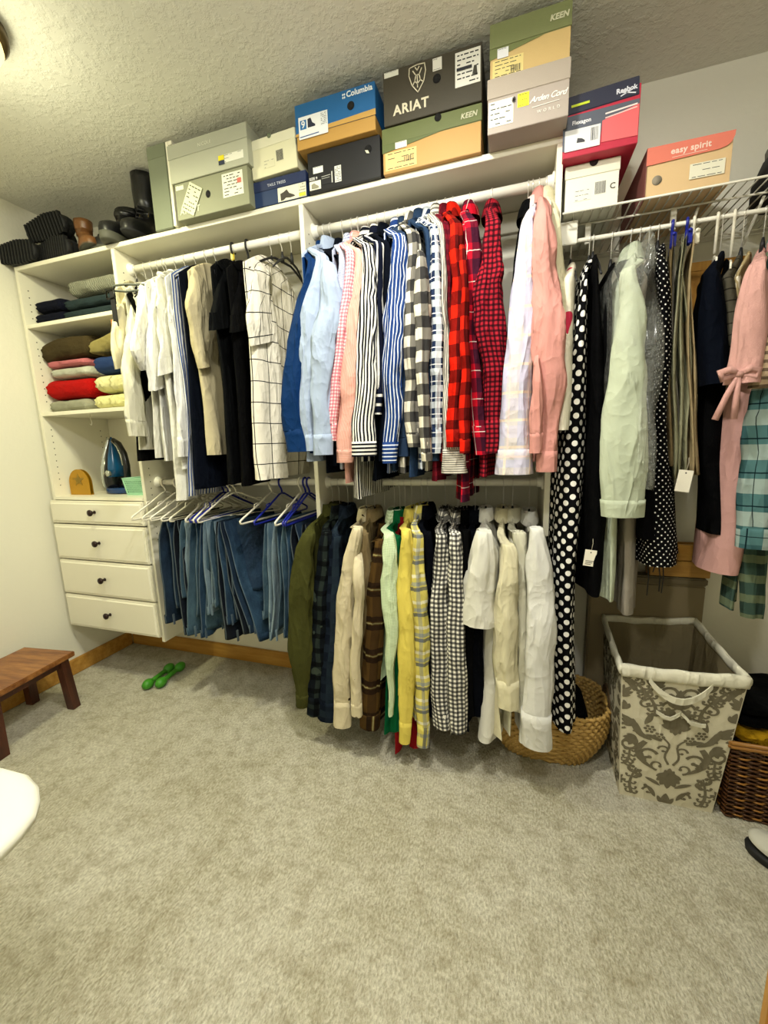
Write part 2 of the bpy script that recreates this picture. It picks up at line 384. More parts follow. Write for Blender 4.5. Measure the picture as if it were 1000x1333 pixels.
F('f_dkplaid', '#0d1420', [('u', .07, 0, .45, '#24303a', .7), ('v', .07, 0, .45, '#1b2430', .7)])
F('f_creamprint', '#cdc1a2', blotch=[(26, .76, '#3b2c22')])
F('f_brownplaid', '#4f3a1c', [('v', .13, 0, .16, '#1c130e', .85), ('v', .13, .26, .42, '#1c130e', .85), ('v', .13, .19, .23, '#a09a6a', .7), ('u', .1, .0, .35, '#2a1c12', .5)])
F('f_mintcheck', '#a9c492', [('u', .006, 0, .4, '#e7efd5', .6), ('v', .006, 0, .4, '#e7efd5', .6)])
F('f_green', '#0d5a34'); F('f_red', '#7c1418'); F('f_yellow', '#dcc95f')
F('f_yelplaid', '#d9cc6a', [('v', .095, 0, .14, '#30405f', .75), ('v', .095, .2, .34, '#7d8ea6', .6), ('v', .095, .5, .62, '#efeacb', .9), ('u', .05, 0, .3, '#5c6c92', .45)])
F('f_gingham', '#ece8dd', [('u', .0165, 0, .5, '#101118', .8), ('v', .0165, 0, .5, '#101118', .8)])
F('f_polka', '#0b0b0d', dots=(.041, .0088, '#f1eee6', 0)); F('f_smalldot', '#0a0a0c', dots=(.019, .0022, '#f1eee6', .3))
F('f_mint', '#b3bba4'); F('f_mint2', '#c4d2b4'); F('f_taupe', '#8f887c'); F('f_khaki', '#7d6c4c'); F('f_sage', '#99987c'); F('f_stone', '#a99672')
F('f_grey', '#6a665e'); F('f_quilt', '#4c483c', [('v', .03, 0, .12, '#22201a', .9)])
F('f_pinkknit', '#c99a92', wr=.003, weave=.0012); F('f_coral', '#c0504a')
F('f_teal', '#4f7476', [('u', .08, 0, .45, '#1f4248', .6), ('v', .09, 0, .45, '#c9d2c8', .45), ('v', .09, .6, .64, '#0f2026', .95), ('u', .08, .7, .73, '#0f2026', .9)])
F('f_dkgreen', '#3c5148', [('u', .05, 0, .4, '#18211f', .6), ('v', .06, 0, .4, '#8b936c', .4)])
F('f_tanstripe', '#b9a184', [('v', .02, 0, .4, '#4a3a2e', .8)]); F('f_snake', '#a5936c', blotch=[(30, .55, '#e6dcc4'), (22, .62, '#3a3024')])
for k, a, b in (('j_indigo', '#0e1a2a', '#21374f'), ('j_mid', '#22384c', '#54707f'), ('j_light', '#526a7c', '#9db0b8'), ('j_dark', '#080c14', '#111b2a'), ('j_blue', '#16293f', '#35526b')):
    t = NT(k); n = t.noise(9, 4, t.mapv(t.obj(), (1, 1, .35)), .6); n2 = t.noise(260, 2, t.mapv(t.obj(), (1, 1, .3)))
    c = t.mix(t.ramp(n, [(.4, (0, 0, 0, 1)), (.7, (1, 1, 1, 1))]), lin(a), lin(b)); c = t.mix(t.math('MULTIPLY', n2, .35), c, lin(a))
    sp = t.new('ShaderNodeSeparateXYZ'); t.put(sp.inputs[0], t.uv()); ed = t.math('LESS_THAN', t.math('ABSOLUTE', sp.outputs[0]), .0035)
    c = t.mix(t.math('MULTIPLY', ed, .24), c, lin('#8fa0a8'))
    MATS[k] = t.fin(c, .85, t.bump(n2, .0006, 1, t.bump(t.noise(25, 4, t.obj(), .6), .006)), Specular_IOR_Level=.2)
BLK = plain('black_velvet_plastic', '#0d0d10', .6); CHR = plain('chrome_wire', '#e6e3da', .3, metal=.6)
WPL = plain('white_plastic', '#ebe6d3', .35); BPL = plain('blue_plastic', '#14218a', .3); GPL = plain('grey_plastic', '#4d5148', .45)
BTN = plain('pale_button', '#d9cfbd', .3)
RODS = {'U': (YR, ZU, lambda p: 350-.205*(p-160), .0155), 'L': (-.27 if False else YR, ZL, lambda p: 628, .0145), 'R': (YH, ZH, lambda p: 315-.166*(p-745), .0068)}
def rodx(rod, px): return at(px, RODS[rod][2](px), y=RODS[rod][0]).x

def hook_pts(R, drop, lean=0, back=.6):
    p = [(0, R*math.cos(t), R*math.sin(t)) for t in [(-back)+(PI+back)*i/12 for i in range(13)]]
    p += [(0, -R*.9, -R*.6), (0, -R*.3, -R*1.3), (0, 0, -R*1.9), (lean, 0, -drop)]
    return p
def make_hanger(rod, xr, zc, a, label, style='slim', group=None, hw=.185, col=None, sh=.085):
    yr, zr, _, rr = RODS[rod]
    h = thing('clothes_hanger', label, 'hanger', (xr, yr, zr+rr), group)
    e = Vector((math.sin(a), -math.cos(a), 0)); T = Matrix.Translation((xr, yr, zr)) @ Matrix.Rotation(a, 4, 'Z')
    drop = zr-zc-.012
    hk = .0016 if style != 'plastic' else .0042
    bar = BLK if col is None else col
    MB().tube(hook_pts(rr+hk+.0006, max(drop, .045)), hk, 6 if hk < .002 else 8, M=T).build('hook', CHR if style != 'plastic' else bar, h)
    mb = MB(); P = lambda s, z: Vector((xr, yr, z))+e*s
    if style == 'slim':
        pts = [P(s, zc-.010-sh*max(0, (abs(s)-.045)/(hw-.045))**1.3) for s in [hw*(i/8-1) for i in range(17)]]
        mb.tube(pts, [.003 if abs(i-8) > 6 else .0045 for i in range(17)], 6)
        mb.tube([P(0, zc+.028), P(0, zc+.012), P(0, zc-.012)], [.003, .006, .008], 8)
        mb.build('shoulder_bar', bar, h)
    else:
        z1 = zc-.105
        pts = [P(0, zc), P(.02, zc-.004), P(hw*.5, zc-.045), P(hw*.93, zc-.085), P(hw, zc-.093), P(hw*.99, zc-.103), P(hw*.93, z1)]
        pts += [P(-hw*.93, z1), P(-hw*.99, zc-.103), P(-hw, zc-.093), P(-hw*.93, zc-.085), P(-hw*.5, zc-.045), P(-.02, zc-.004), P(0, zc)]
        mb.tube(pts, .0042, 8); mb.build('frame', bar, h)
        for s in (.1, -.1):
            z = zc-.048
            MB().tube([P(s*.9, z+.004), P(s*.95, z+.016), P(s*1.15, z+.012), P(s*1.2, z-.006)], .0028, 6).build('strap_hook', bar, h)
    return h

def sg(v, p): return math.copysign(abs(v)**p, v)
def slabmesh(mb, xr, yr, a, rows, N=30, fold=.006, k=30, seed=0, U0=0, swap=False, pz=None, capb=False):
    ca, sa = math.cos(a), math.sin(a); rings = []; U = []; V = []; nr = len(rows)
    for i, (z, hw, ht, xo, g) in enumerate(rows):
        r = []; u = []; lp = None; cum = 0
        for j in range(N+1):
            th = PI+2*PI*j/N; s = hw*sg(math.cos(th), .75); n = ht*sg(math.sin(th), .85)
            n2 = noise.noise(Vector((s*9+seed*3.1, z*2.2, seed*7.7)))
            off = fold*g*math.sin(k*s+seed*2.3+n2*3)+.35*fold*g*math.sin(k*2.3*s+seed+z*5)+fold*1.1*g*n2
            sgn = 1 if n > 0 else -1
            off2 = .4*fold*g*noise.noise(Vector((s*14, z*7, sgn*9+seed)))
            n_ = n+off+off2*(1 if ht > .004 else 0)
            if j < N: r.append(Vector((xr+xo+sa*s+ca*n_, yr-ca*s+sa*n_, z)))
            cp = Vector((s, n_)); cum += (cp-lp).length if lp else 0; lp = cp; u.append(cum)
        u = [q-u[N//2]+U0 for q in u]
        rings.append(r); U.append(u); V.append(z)
    mb.loft(rings, U, V, swap=swap, cap1=capb)
    return rings
def sleevemesh(path, t0, t1, rows, N=28, seed=0, wob=.10, dyf=.5, scale=1.0, inner=False, swap=False, capt=True, ax=None, tilt=0):
    """path of (x,y,z,w); ax = (unit width axis, thickness) for sleeves that hang flat in the plane of the garment"""
    mb = MB(); rings = []; U = []; V = []; L = 0; pv = None; rows = int(rows*1.4) if t0 == 0 else rows
    for i in range(rows+1):
        t = t0+(t1-t0)*i/rows; x, y, z, w_ = interp(path, t)
        w_ = max(w_, .006)*scale
        nz = noise.noise(Vector((z*8, seed*5.3, 1)))
        x += .008*nz*min(1, t*4); y += .010*noise.noise(Vector((z*7, seed*3.1, 8)))*min(1, t*3)
        P = Vector((x, y, z)); L += (P-pv).length if pv else 0; pv = P
        if ax: a1, dy = ax[0], min(ax[1], w_*.7)/1.5; a2 = Vector((-a1.y, a1.x, 0))
        else: dy = max(min(w_*dyf, .045), min(.024, w_*.9)); a1, a2 = Vector((1, 0, 0)), Vector((0, 1, 0))
        r = []; u = []; lp = None; cum = 0
        tw = (.6*noise.noise(Vector((z*2.5, seed, 3)))) if not ax else 0
        elb = math.exp(-((t-.5)/.16)**2)
        for j in range(N+1):
            th = PI/2+2*PI*j/N; ct, sn_ = math.cos(th), math.sin(th)
            f1 = 1-2.4*abs(noise.noise(Vector((ct*1.5+seed, sn_*1.5, z*3.2+seed*3))))
            f2 = noise.noise(Vector((ct*2.2, sn_*2.2+seed, z*15+ct*3)))
            f3 = math.sin(3*th+seed+z*5)
            rip = 1+wob*(1.5*f1-.4+f3*.5)+wob*(1.2+2.4*elb)*f2
            ox = w_/2*sg(ct, .9)*rip; oy = dy*.75*sn_*rip
            c_, s_ = math.cos(tw), math.sin(tw)
            q = a1*(ox*c_-oy*s_*.5)+a2*(oy*c_+ox*s_*.5)
            zz = z+tilt*ox*max(0, t-.3)*1.4
            if j < N: r.append(Vector((x+q.x, y+q.y, zz)))
            cp = Vector((ox, oy)); cum += (cp-lp).length if lp else 0; lp = cp; u.append(cum)
        u = [q-u[N//2] for q in u]
        rings.append(r); U.append(u); V.append(-L)
    if inner:
        c0 = sum(rings[-1], Vector())/N
        mb.loft([rings[-1], [c0+(p-c0)*.90+Vector((0, 0, .001)) for p in rings[-1]]], smooth=False)
        mb.loft([[c0+(p-c0)*.90+Vector((0, 0, .001)) for p in rings[-1]], [c0+(p-c0)*.82+Vector((0, 0, .06)) for p in rings[-1]]])
    mb.loft(rings, U, V, swap=swap, cap0=capt)
    return mb
SEED = [0]
GROUPS = {'U1': 'tops on the upper left rod', 'U2': 'shirts on the upper middle rod', 'L2': 'shirts on the lower middle rod', 'R': 'clothes on the wire shelf rod', 'L1': 'jeans on the lower left rod'}
def shirt(rod, gk, short, label, mat, hx, cy, hem, sl=(), a=0, hw=.2, ht=(.010, .013), fold=.007, collar=True, ys=-.5, cuff=True, kind='long', name='shirt', cat='shirt', hanger='slim', rear=True, sh=.085, hanglabel=None, bodypath=None, hcol=None, capmat=None, dyf=.5, nw=.05, tilt=0, flat=None, flare=.03, k=30, wob=.125, cuffmat=None):
    SEED[0] += 1; sd = SEED[0]; M_ = MATS[mat]
    yr, zr, lf_, rr = RODS[rod]; xr = rodx(rod, hx); zc = at(hx, cy, y=yr).z; a = math.radians(a)
    ze = at(hem[0], hem[1], y=-.47).z
    g = thing(name, label, cat, (xr, yr, ze), GROUPS[gk])
    rows = []
    for i in range(9):
        q = i/8; rows.append((zc-sh*q**1.4, nw+(hw-nw)*q, ht[0]*(.55+.45*q), 0, q*.5))
    n = 26; z0 = zc-sh
    for i in range(1, n+1):
        q = i/n; z = z0+(ze-z0)*q; hh = hw+flare*q-(.012*math.sin(q*PI))
        z += 0 if q < 1 else 0
        rows.append((z, hh, ht[0]+(ht[1]-ht[0])*q, 0, .5+.5*q+.4*q*q))
    if bodypath:
        pts = [at(p[0], p[1], y=-.46) for p in bodypath]; wd = [p[2]*dep(q)/CF for p, q in zip(bodypath, pts)]
        new = []
        for (z, h_, t_, xo, gg) in rows:
            if z > pts[0].z: tt = max(0, (zc-z)/(zc-pts[0].z+1e-6)); X = xr+(pts[0].x-xr)*tt; w_ = t_*2+(wd[0]-t_*2)*tt
            else:
                for p, q, u, v in zip(pts, pts[1:], wd, wd[1:]):
                    if q.z <= z: break
                f = min(max((p.z-z)/(p.z-q.z+1e-6), 0), 1); X = p.x+(q.x-p.x)*f; w_ = u+(v-u)*f
            new.append((z, h_, w_*.5, X-xr-math.sin(a)*h_, gg))
        rows = new
    mb = MB(); slabmesh(mb, xr, yr, a, rows, N=44, fold=fold, seed=sd, k=k); mb.build('body', M_, g)
    if collar:
        mb = MB(); rings = []; U = []; V = []; ca, sa = math.cos(a), math.sin(a)
        for q, (sc, dz) in enumerate(((.9, -.02), (.95, .0), (1, .024), (1.08, .028), (1.22, .018), (1.38, -.010))):
            r = []; u = []
            for j in range(25):
                th = 2*PI*j/24; s = .052*sc*math.cos(th)+.006; nn = .021*(sc**1.6)*math.sin(th)
                zz = zc+dz-(.022 if math.cos(th) > .3 and q >= 4 else 0)*(math.cos(th)-.3)+.004*noise.noise(Vector((th, sd, q)))
                if j < 24: r.append(Vector((xr+sa*s+ca*nn, yr-ca*s+sa*nn, zz)))
                u.append(s+nn)
            rings.append(r); U.append(u); V.append(q*.012)
        mb.loft(rings, U, V, swap=True); mb.build('collar', M_, g)
    e = Vector((math.sin(a), -math.cos(a), 0))
    for si, path in enumerate(sl):
        y_ = ys-.03*si if not isinstance(path, dict) else path['y']
        pp = path if not isinstance(path, dict) else path['p']
        if flat:
            nv = Vector((math.cos(a), math.sin(a), 0)); W_ = []; pth = []
            for p in pp:
                d = FW + RT*((p[0]-500)/CF) - UP*((p[1]-666.5)/CF); q = CP+d*((Vector((xr+.012, yr, 0))-CP).dot(nv)/d.dot(nv))
                q2 = q+e*.01; sx = (((q2-CP).dot(RT)/dep(q2))-((q-CP).dot(RT)/dep(q)))*CF/.01
                W_.append(q); pth.append((q.x, q.y, q.z, min(p[2]/abs(sx), .21)))
        else:
            W_ = [at(p[0], p[1], y=y_) for p in pp]
            pth = [(q.x, q.y, q.z, p[2]*dep(q)/CF) for p, q in zip(pp, W_)]
        fx = (e, flat) if flat else None
        s0 = Vector((xr, yr, 0))+e*(hw*.72)
        if si == 0:
            zt_ = max(pth[0][2]+.02, zc-sh*.75)
            s00 = Vector((xr, yr, 0))+e*(hw*.30)
            pth = [(s00.x, s00.y, zc-.016, .014), (s0.x, s0.y, min(zc-.026, zt_+.012), .022), (s0.x*.4+pth[0][0]*.6, s0.y*.35+pth[0][1]*.65, (min(zc-.02, zt_)+pth[0][2])/2+.004, max(.026, pth[0][3]*.8))]+pth
        if si > 0: pth = [(s0.x*.5+pth[0][0]*.5, s0.y*.6+pth[0][1]*.4+.02, pth[0][2]+.07, .008)]+pth
        Ls = abs(pth[0][2]-pth[-1][2])
        if kind == 'long' and cuff and Ls > .3:
            tc = 1-.055/Ls
            ob = sleevemesh(pth, 0, tc, 30, seed=sd+si*.7, wob=wob, dyf=dyf, ax=fx).build('sleeve', M_, g)
            sleevemesh(pth, tc-.004, 1, 5, seed=sd+si*.7, wob=.05, dyf=dyf, scale=1.08, inner=True, swap=True, ax=fx).build('cuff', MATS[cuffmat] if cuffmat else M_, ob)
        else:
            sleevemesh(pth, 0, 1, 26, seed=sd+si*.7, wob=wob, dyf=dyf, inner=True, ax=fx, tilt=tilt).build('sleeve', M_, g)
    if rear and sl:
        Ls = .52 if kind == 'long' else .22
        c = Vector((xr, yr, 0))-e*(hw+.0)
        yb = min(c.y, -.055)
        pth = [(xr-e.x*hw*.8, yr-e.y*hw*.8, zc-.05, .02), (c.x, yb, zc-.11, .035), (c.x, yb+.005, zc-.11-Ls*.5, .036), (c.x, yb, zc-.11-Ls, .03)]
        sleevemesh(pth, 0, 1, 10, N=12, seed=sd, inner=True).build('sleeve', M_, g)
    hl = hanglabel or f'slim black hanger with thin steel hook holding {short}'
    if hanger: make_hanger(rod, xr, zc, a, hl, hanger, hw=hw*.93, col=hcol, sh=sh, group={'U1': 'hangers on the upper left rod', 'U2': 'hangers on the upper middle rod', 'L2': 'hangers on the lower middle rod', 'R': 'hangers on the wire shelf rod'}.get(gk))
    return g
# ---- upper left bay (tops, mostly white)
S = shirt
S('U', 'U1', 'the leftmost cream top', 'cream short-sleeve top with stitched sleeve hem, leftmost on the upper left rod', 'f_cream', 176, 372, (188, 545), [[(168, 388, 14), (166, 410, 26), (165, 440, 34), (172, 474, 38)]], kind='short', collar=False, name='top', cat='top', a=22, flat=.042, tilt=-.35)
S('U', 'U1', 'the white long-sleeve shirt', 'white long-sleeve shirt whose sleeve hangs beside the leftmost cream top', 'f_white2', 188, 374, (200, 585), [[(180, 390, 10), (172, 440, 12), (170, 480, 16), (176, 530, 22), (180, 568, 20)]], collar=False, ys=-.47, a=22, flat=.042)
S('U', 'U1', 'the black tank top', 'black top showing as a dark sliver between the left white shirts', 'f_black', 197, 376, (196, 600), collar=False, name='top', cat='top', hw=.19, bodypath=[(182, 420, 8), (180, 500, 16), (182, 566, 16)], a=20)
S('U', 'U1', 'the white tee with drooping sleeve', 'thin white tee with soft drooping sleeve, second white top from the left', 'f_white', 205, 370, (205, 596), [[(192, 386, 14), (190, 420, 22), (188, 455, 30), (196, 478, 26)]], kind='short', collar=False, ys=-.50, name='top', cat='top', a=21, flat=.042, tilt=-.35)
S('U', 'U1', 'the white blouse with cuff', 'white blouse with long pointed hem and pushed-up sleeve among the left tops', 'f_snow', 216, 366, (215, 600), [[(205, 382, 14), (206, 430, 24), (205, 470, 26), (207, 505, 20)]], kind='short', collar=False, ys=-.51, name='blouse', cat='blouse', a=19, flat=.042, tilt=-.35)
S('U', 'U1', 'the long flowing white blouse', 'long flowing white blouse with wide square sleeve, longest of the white tops', 'f_white', 228, 360, (238, 650), [[(222, 372, 18), (224, 410, 34), (227, 450, 46), (223, 482, 42)]], kind='short', collar=False, ys=-.52, fold=.012, ht=(.012, .04), flare=.05, name='blouse', cat='blouse', a=18, flat=.042, tilt=-.35)
S('U', 'U1', 'the thin white shirt', 'thin white long-sleeve shirt hanging left of the blue and white striped one', 'f_snow', 240, 358, (245, 610), [[(238, 372, 14), (236, 410, 24), (240, 470, 22), (242, 540, 20), (244, 594, 18)]], collar=False, ys=-.49, a=19, flat=.042)
S('U', 'U1', 'the blue and white striped shirt', 'blue and white striped shirt squeezed left of the beige shirt', 'f_bluewhite', 254, 354, (270, 645), [], collar=False, ys=-.50, fold=.012, a=15, flat=.042)
S('U', 'U1', 'the beige linen shirt', 'beige linen shirt with rolled sleeve strap on the upper left rod', 'f_beige', 280, 350, (290, 592), [[(258, 366, 16), (254, 400, 20), (258, 430, 14), (264, 478, 12)]], kind='short', collar=False, ht=(.016, .034), ys=-.49, flare=.0, a=6, flat=.042, tilt=-.35)
S('U', 'U1', 'the navy top', 'long navy top reaching lower than the beige shirt in front of it', 'f_navy', 268, 352, (290, 636), collar=False, hw=.2, ht=(.012, .03), name='top', cat='top', a=8)
S('U', 'U1', 'the left black shirt', 'black short-sleeve shirt with yellow tag on its hanger, left of two black shirts', 'f_char', 303, 345, (312, 630), [[(296, 362, 16), (292, 395, 26), (288, 428, 30)]], kind='short', collar=False, ht=(.014, .03), a=12, flat=.042, tilt=-.35, hanger='plastic', hcol=BLK, hanglabel='thick black plastic hanger holding the left black shirt')
S('U', 'U1', 'the plain black shirt', 'black shirt directly left of the white windowpane-check blouse', 'f_black', 322, 347, (325, 632), [[(318, 362, 16), (316, 395, 22), (313, 430, 26)]], kind='short', collar=False, ht=(.014, .03), a=10, flat=.042, tilt=-.35, hanger='plastic', hcol=BLK, hanglabel='thick black plastic hanger holding the plain black shirt')
S('U', 'U1', 'the white windowpane-check blouse', 'white blouse with thin black windowpane check, last on the upper left rod', 'f_window', 352, 343, (370, 624), [[(342, 356, 20), (340, 385, 26), (338, 415, 30), (345, 445, 32)]], kind='short', collar=False, ht=(.022, .045), fold=.013, hw=.2, sh=.07, name='blouse', cat='blouse', nw=.07, a=4, flat=.042, tilt=-.35)
p_ = Vector((rodx('U', 303), YR-.004, at(303, 345, y=YR).z+.028)); o_ = thing('size_tag', 'small yellow size tag clipped on a thick black hanger neck', 'tag', p_)
MB().box(p_.x-.007, p_.x+.007, p_.y-.008, p_.y+.004, p_.z-.014, p_.z+.014, .003).build('clip', plain('yellow_plastic', '#e0c81c', .4), o_)
# ---- upper middle bay
S('U', 'U2', 'the royal blue shirt', 'royal blue long-sleeve shirt, leftmost on the upper middle rod', 'f_royal', 422, 333, (400, 590), [[(408, 348, 12), (398, 400, 22), (388, 470, 34), (386, 530, 38), (391, 588, 32)]], ys=-.51)
S('U', 'U2', 'the light blue oxford shirt', 'light blue oxford shirt with two sleeves hanging forward, beside the royal blue one', 'f_oxford', 431, 326, (425, 600), [[(420, 342, 18), (409, 400, 26), (405, 460, 28), (402, 540, 18), (405, 587, 10)], [(430, 350, 18), (430, 400, 30), (425, 450, 36), (420, 520, 26), (422, 592, 24)]], ys=-.52, a=-8)
S('U', 'U2', 'the navy sweater', 'dark navy sweater mostly hidden behind the light blue oxford shirt', 'f_navy', 446, 330, (440, 615), [[(444, 345, 10), (438, 450, 16), (436, 560, 16), (436, 606, 14)]], ys=-.48, name='sweater', cat='sweater', cuff=False)
S('U', 'U2', 'the grey-blue micro-check shirt', 'grey-blue micro-check shirt between light blue and pink gingham shirts', 'f_microgrey', 458, 324, (452, 610), [[(449, 338, 12), (443, 400, 14), (441, 470, 10), (440, 560, 8)]], ys=-.50)
S('U', 'U2', 'the pink gingham shirt', 'narrow pink gingham shirt with gathered cuff beside the salmon shirt', 'f_gingpink', 466, 322, (455, 600), [[(457, 335, 10), (450, 400, 12), (439, 480, 14), (434, 530, 13), (433, 574, 10)]], ys=-.54)
S('U', 'U2', 'the salmon shirt', 'salmon fine-striped long-sleeve shirt between pink gingham and black stripes', 'f_salmon', 467, 321, (460, 628), [[(466, 336, 16), (461, 400, 24), (457, 480, 26), (452, 560, 24), (449, 602, 20)]], ys=-.52)
S('U', 'U2', 'the black and white striped shirt', 'bold black and white striped shirt with horizontal striped cuff', 'f_bwstripe', 480, 316, (482, 648), [[(480, 330, 14), (480, 400, 22), (477, 480, 28), (475, 550, 30), (473, 594, 30)]], ys=-.54, ht=(.010, .022))
S('U', 'U2', 'the navy wide-striped shirt', 'navy shirt with wide white diagonal stripes right of the bold striped one', 'f_bwthin', 492, 313, (490, 600), [[(493, 326, 12), (492, 400, 16), (492, 470, 16), (491, 540, 12)]], ys=-.51)
S('U', 'U2', 'the plain navy shirt', 'plain navy shirt in a dark gap between two striped shirts', 'f_navy', 502, 311, (503, 625), [[(503, 326, 12), (502, 400, 14), (501, 500, 16), (502, 600, 16)]], ys=-.48, cuff=False)
S('U', 'U2', 'the blue pin-striped shirt', 'blue shirt with narrow white stripes and striped cuff in the middle bay', 'f_bluestripe', 519, 305, (512, 615), [[(520, 318, 18), (515, 400, 26), (512, 470, 26), (511, 540, 22), (507, 603, 17)]], ys=-.53)
S('U', 'U2', 'the slate blue shirt', 'slate blue shirt, narrow strip right of the blue pin-striped one', 'f_slate', 527, 304, (528, 612), [[(528, 318, 8), (528, 420, 11), (527, 520, 12), (525, 594, 14)]], ys=-.49)
S('U', 'U2', 'the black and cream buffalo shirt', 'black and cream buffalo-check flannel shirt in the middle bay', 'f_buffbw', 537, 297, (545, 615), [[(538, 312, 14), (536, 380, 20), (535, 470, 20), (537, 540, 18), (539, 582, 16)], [(549, 335, 10), (550, 390, 20), (551, 460, 16), (554, 560, 14), (556, 600, 12)]], ys=-.52)
S('U', 'U2', 'the denim blue shirt', 'denim blue shirt between two plaid flannels in the middle bay', 'f_denimsh', 548, 294, (560, 620), [[(557, 310, 8), (559, 400, 10), (561, 500, 12), (562, 600, 16)]], ys=-.50)
S('U', 'U2', 'the navy and white plaid shirt', 'navy and white plaid flannel shirt beside the grey ticking-stripe one', 'f_navplaid', 559, 292, (570, 610), [[(566, 306, 12), (568, 400, 15), (568, 500, 15), (568, 590, 12)]], ys=-.52)
S('U', 'U2', 'the grey ticking-stripe shirt', 'off-white shirt with thin grey ticking stripes and deep horizontal cuff', 'f_greystripe', 570, 288, (585, 612), [[(573, 302, 10), (577, 380, 11), (580, 460, 12), (583, 540, 14), (591, 616, 30)]], ys=-.505)
S('U', 'U2', 'the burgundy plaid shirt', 'burgundy plaid shirt half hidden left of the red buffalo-check one', 'f_burg', 580, 288, (585, 625), [[(583, 304, 12), (585, 400, 12), (586, 500, 10), (585, 590, 10)]], ys=-.48)
S('U', 'U2', 'the red buffalo-check shirt', 'bright red and black buffalo-check flannel shirt in the middle bay', 'f_buffred', 590, 286, (605, 600), [[(595, 302, 14), (597, 370, 20), (596, 450, 22), (594, 530, 22), (591, 582, 18)], [(603, 330, 8), (606, 420, 10), (606, 520, 14), (604, 590, 12)]], ys=-.525)
S('U', 'U2', 'the red and navy plaid shirt', 'red and navy plaid flannel shirt with thin white lines, tail hanging low', 'f_redplaid', 612, 284, (622, 652), [[(614, 300, 18), (617, 360, 22), (616, 430, 16), (620, 510, 18), (628, 592, 18)]], ys=-.50, ht=(.012, .022))
S('U', 'U2', 'the maroon check shirt', 'maroon small-check long-sleeve shirt right of the red plaid flannel', 'f_marcheck', 641, 283, (645, 620), [[(643, 298, 20), (640, 350, 28), (637, 420, 38), (642, 500, 24), (641, 590, 18)]], ys=-.51, ht=(.012, .02))
S('U', 'U2', 'the dark brown shirt', 'dark brown shirt, thin dark strip left of the lavender plaid one', 'f_char', 688, 284, (662, 560), [[(676, 320, 8), (668, 400, 10), (662, 480, 12), (660, 560, 12)]], ys=-.48)
S('U', 'U2', 'the lavender plaid shirt', 'pale lavender and cream plaid shirt with wide folded cuff', 'f_lavplaid', 694, 279, (672, 612), [[(688, 294, 16), (683, 360, 26), (677, 440, 32), (671, 540, 38), (669, 617, 44)]], ys=-.51, cuffmat='f_lavplaid', wob=.07)
S('U', 'U2', 'the dusty pink shirt', 'dusty pink long-sleeve shirt near the right end of the middle bay', 'f_pink', 702, 268, (702, 600), [[(706, 290, 22), (709, 350, 30), (714, 430, 38), (716, 500, 36), (711, 560, 26), (711, 614, 22)], [(700, 470, 8), (699, 530, 16), (697, 590, 14)]], ys=-.52)
S('U', 'U2', 'the cream shirt behind the pink one', 'cream long-sleeve shirt peeking out right of the dusty pink shirt', 'f_ivory', 711, 268, (725, 590), [[(722, 290, 12), (727, 360, 14), (730, 430, 14), (727, 520, 10)]], ys=-.47)
# ---- lower middle bay
S('L', 'L2', 'the olive overshirt', 'olive green overshirt, leftmost on the lower middle rod', 'f_olive', 432, 662, (385, 918), [[(401, 700, 18), (394, 760, 30), (392, 830, 34), (396, 880, 26), (394, 918, 16)]], ys=-.51, ht=(.014, .045), cat='shirt', a=-12)
S('L', 'L2', 'the dark camouflage shirt', 'very dark patterned shirt right of the olive overshirt', 'f_camo', 441, 664, (412, 928), [[(424, 700, 14), (418, 780, 20), (414, 860, 22), (411, 928, 22)]], ys=-.50, cuff=True)
S('L', 'L2', 'the dark navy plaid shirt', 'dark navy plaid shirt left of the cream printed shirt', 'f_dkplaid', 452, 664, (430, 932), [[(438, 705, 14), (434, 780, 22), (430, 860, 26), (428, 934, 28)]], ys=-.49)
S('L', 'L2', 'the cream printed shirt', 'cream shirt with scattered small brown prints in the lower middle bay', 'f_creamprint', 476, 668, (470, 915), [[(466, 690, 14), (456, 730, 20), (449, 800, 22), (448, 870, 24), (446, 943, 22)], [(466, 740, 14), (468, 790, 12), (462, 870, 14), (466, 930, 14)]], ys=-.52)
S('L', 'L2', 'the brown shirt', 'plain brown shirt body directly right of the cream printed shirt', 'f_khaki', 487, 668, (478, 912), [[(474, 700, 14), (474, 760, 16), (476, 830, 16), (472, 905, 16)]], ys=-.48, cuff=False)
S('L', 'L2', 'the brown banded flannel', 'brown flannel shirt with dark horizontal bands, left of the green shirts', 'f_brownplaid', 500, 686, (485, 936), [[(494, 708, 12), (489, 760, 20), (487, 830, 24), (483, 900, 26), (481, 944, 26)]], ys=-.51)
S('L', 'L2', 'the pale green check shirt', 'pale green fine-check shirt in front of the emerald green one', 'f_mintcheck', 513, 670, (510, 880), [[(508, 700, 14), (508, 750, 20), (510, 810, 20), (509, 870, 10), (509, 930, 6)]], ys=-.53, cuff=False)
S('L', 'L2', 'the emerald green shirt', 'emerald green shirt between pale green check and yellow shirts', 'f_green', 520, 670, (515, 950), [[(518, 705, 10), (516, 780, 14), (516, 860, 18), (514, 950, 14)]], ys=-.49, cuff=False)
S('L', 'L2', 'the dark red shirt', 'dark red shirt, thin red strip left of the yellow one', 'f_red', 527, 678, (545, 978), [[(525, 705, 8), (524, 760, 9), (526, 860, 8), (540, 970, 14)]], ys=-.46, cuff=False)
S('L', 'L2', 'the yellow shirt', 'plain yellow long-sleeve shirt in the lower middle bay', 'f_yellow', 536, 668, (535, 900), [[(530, 695, 12), (529, 750, 20), (531, 830, 24), (530, 900, 20), (527, 966, 13)]], ys=-.525)
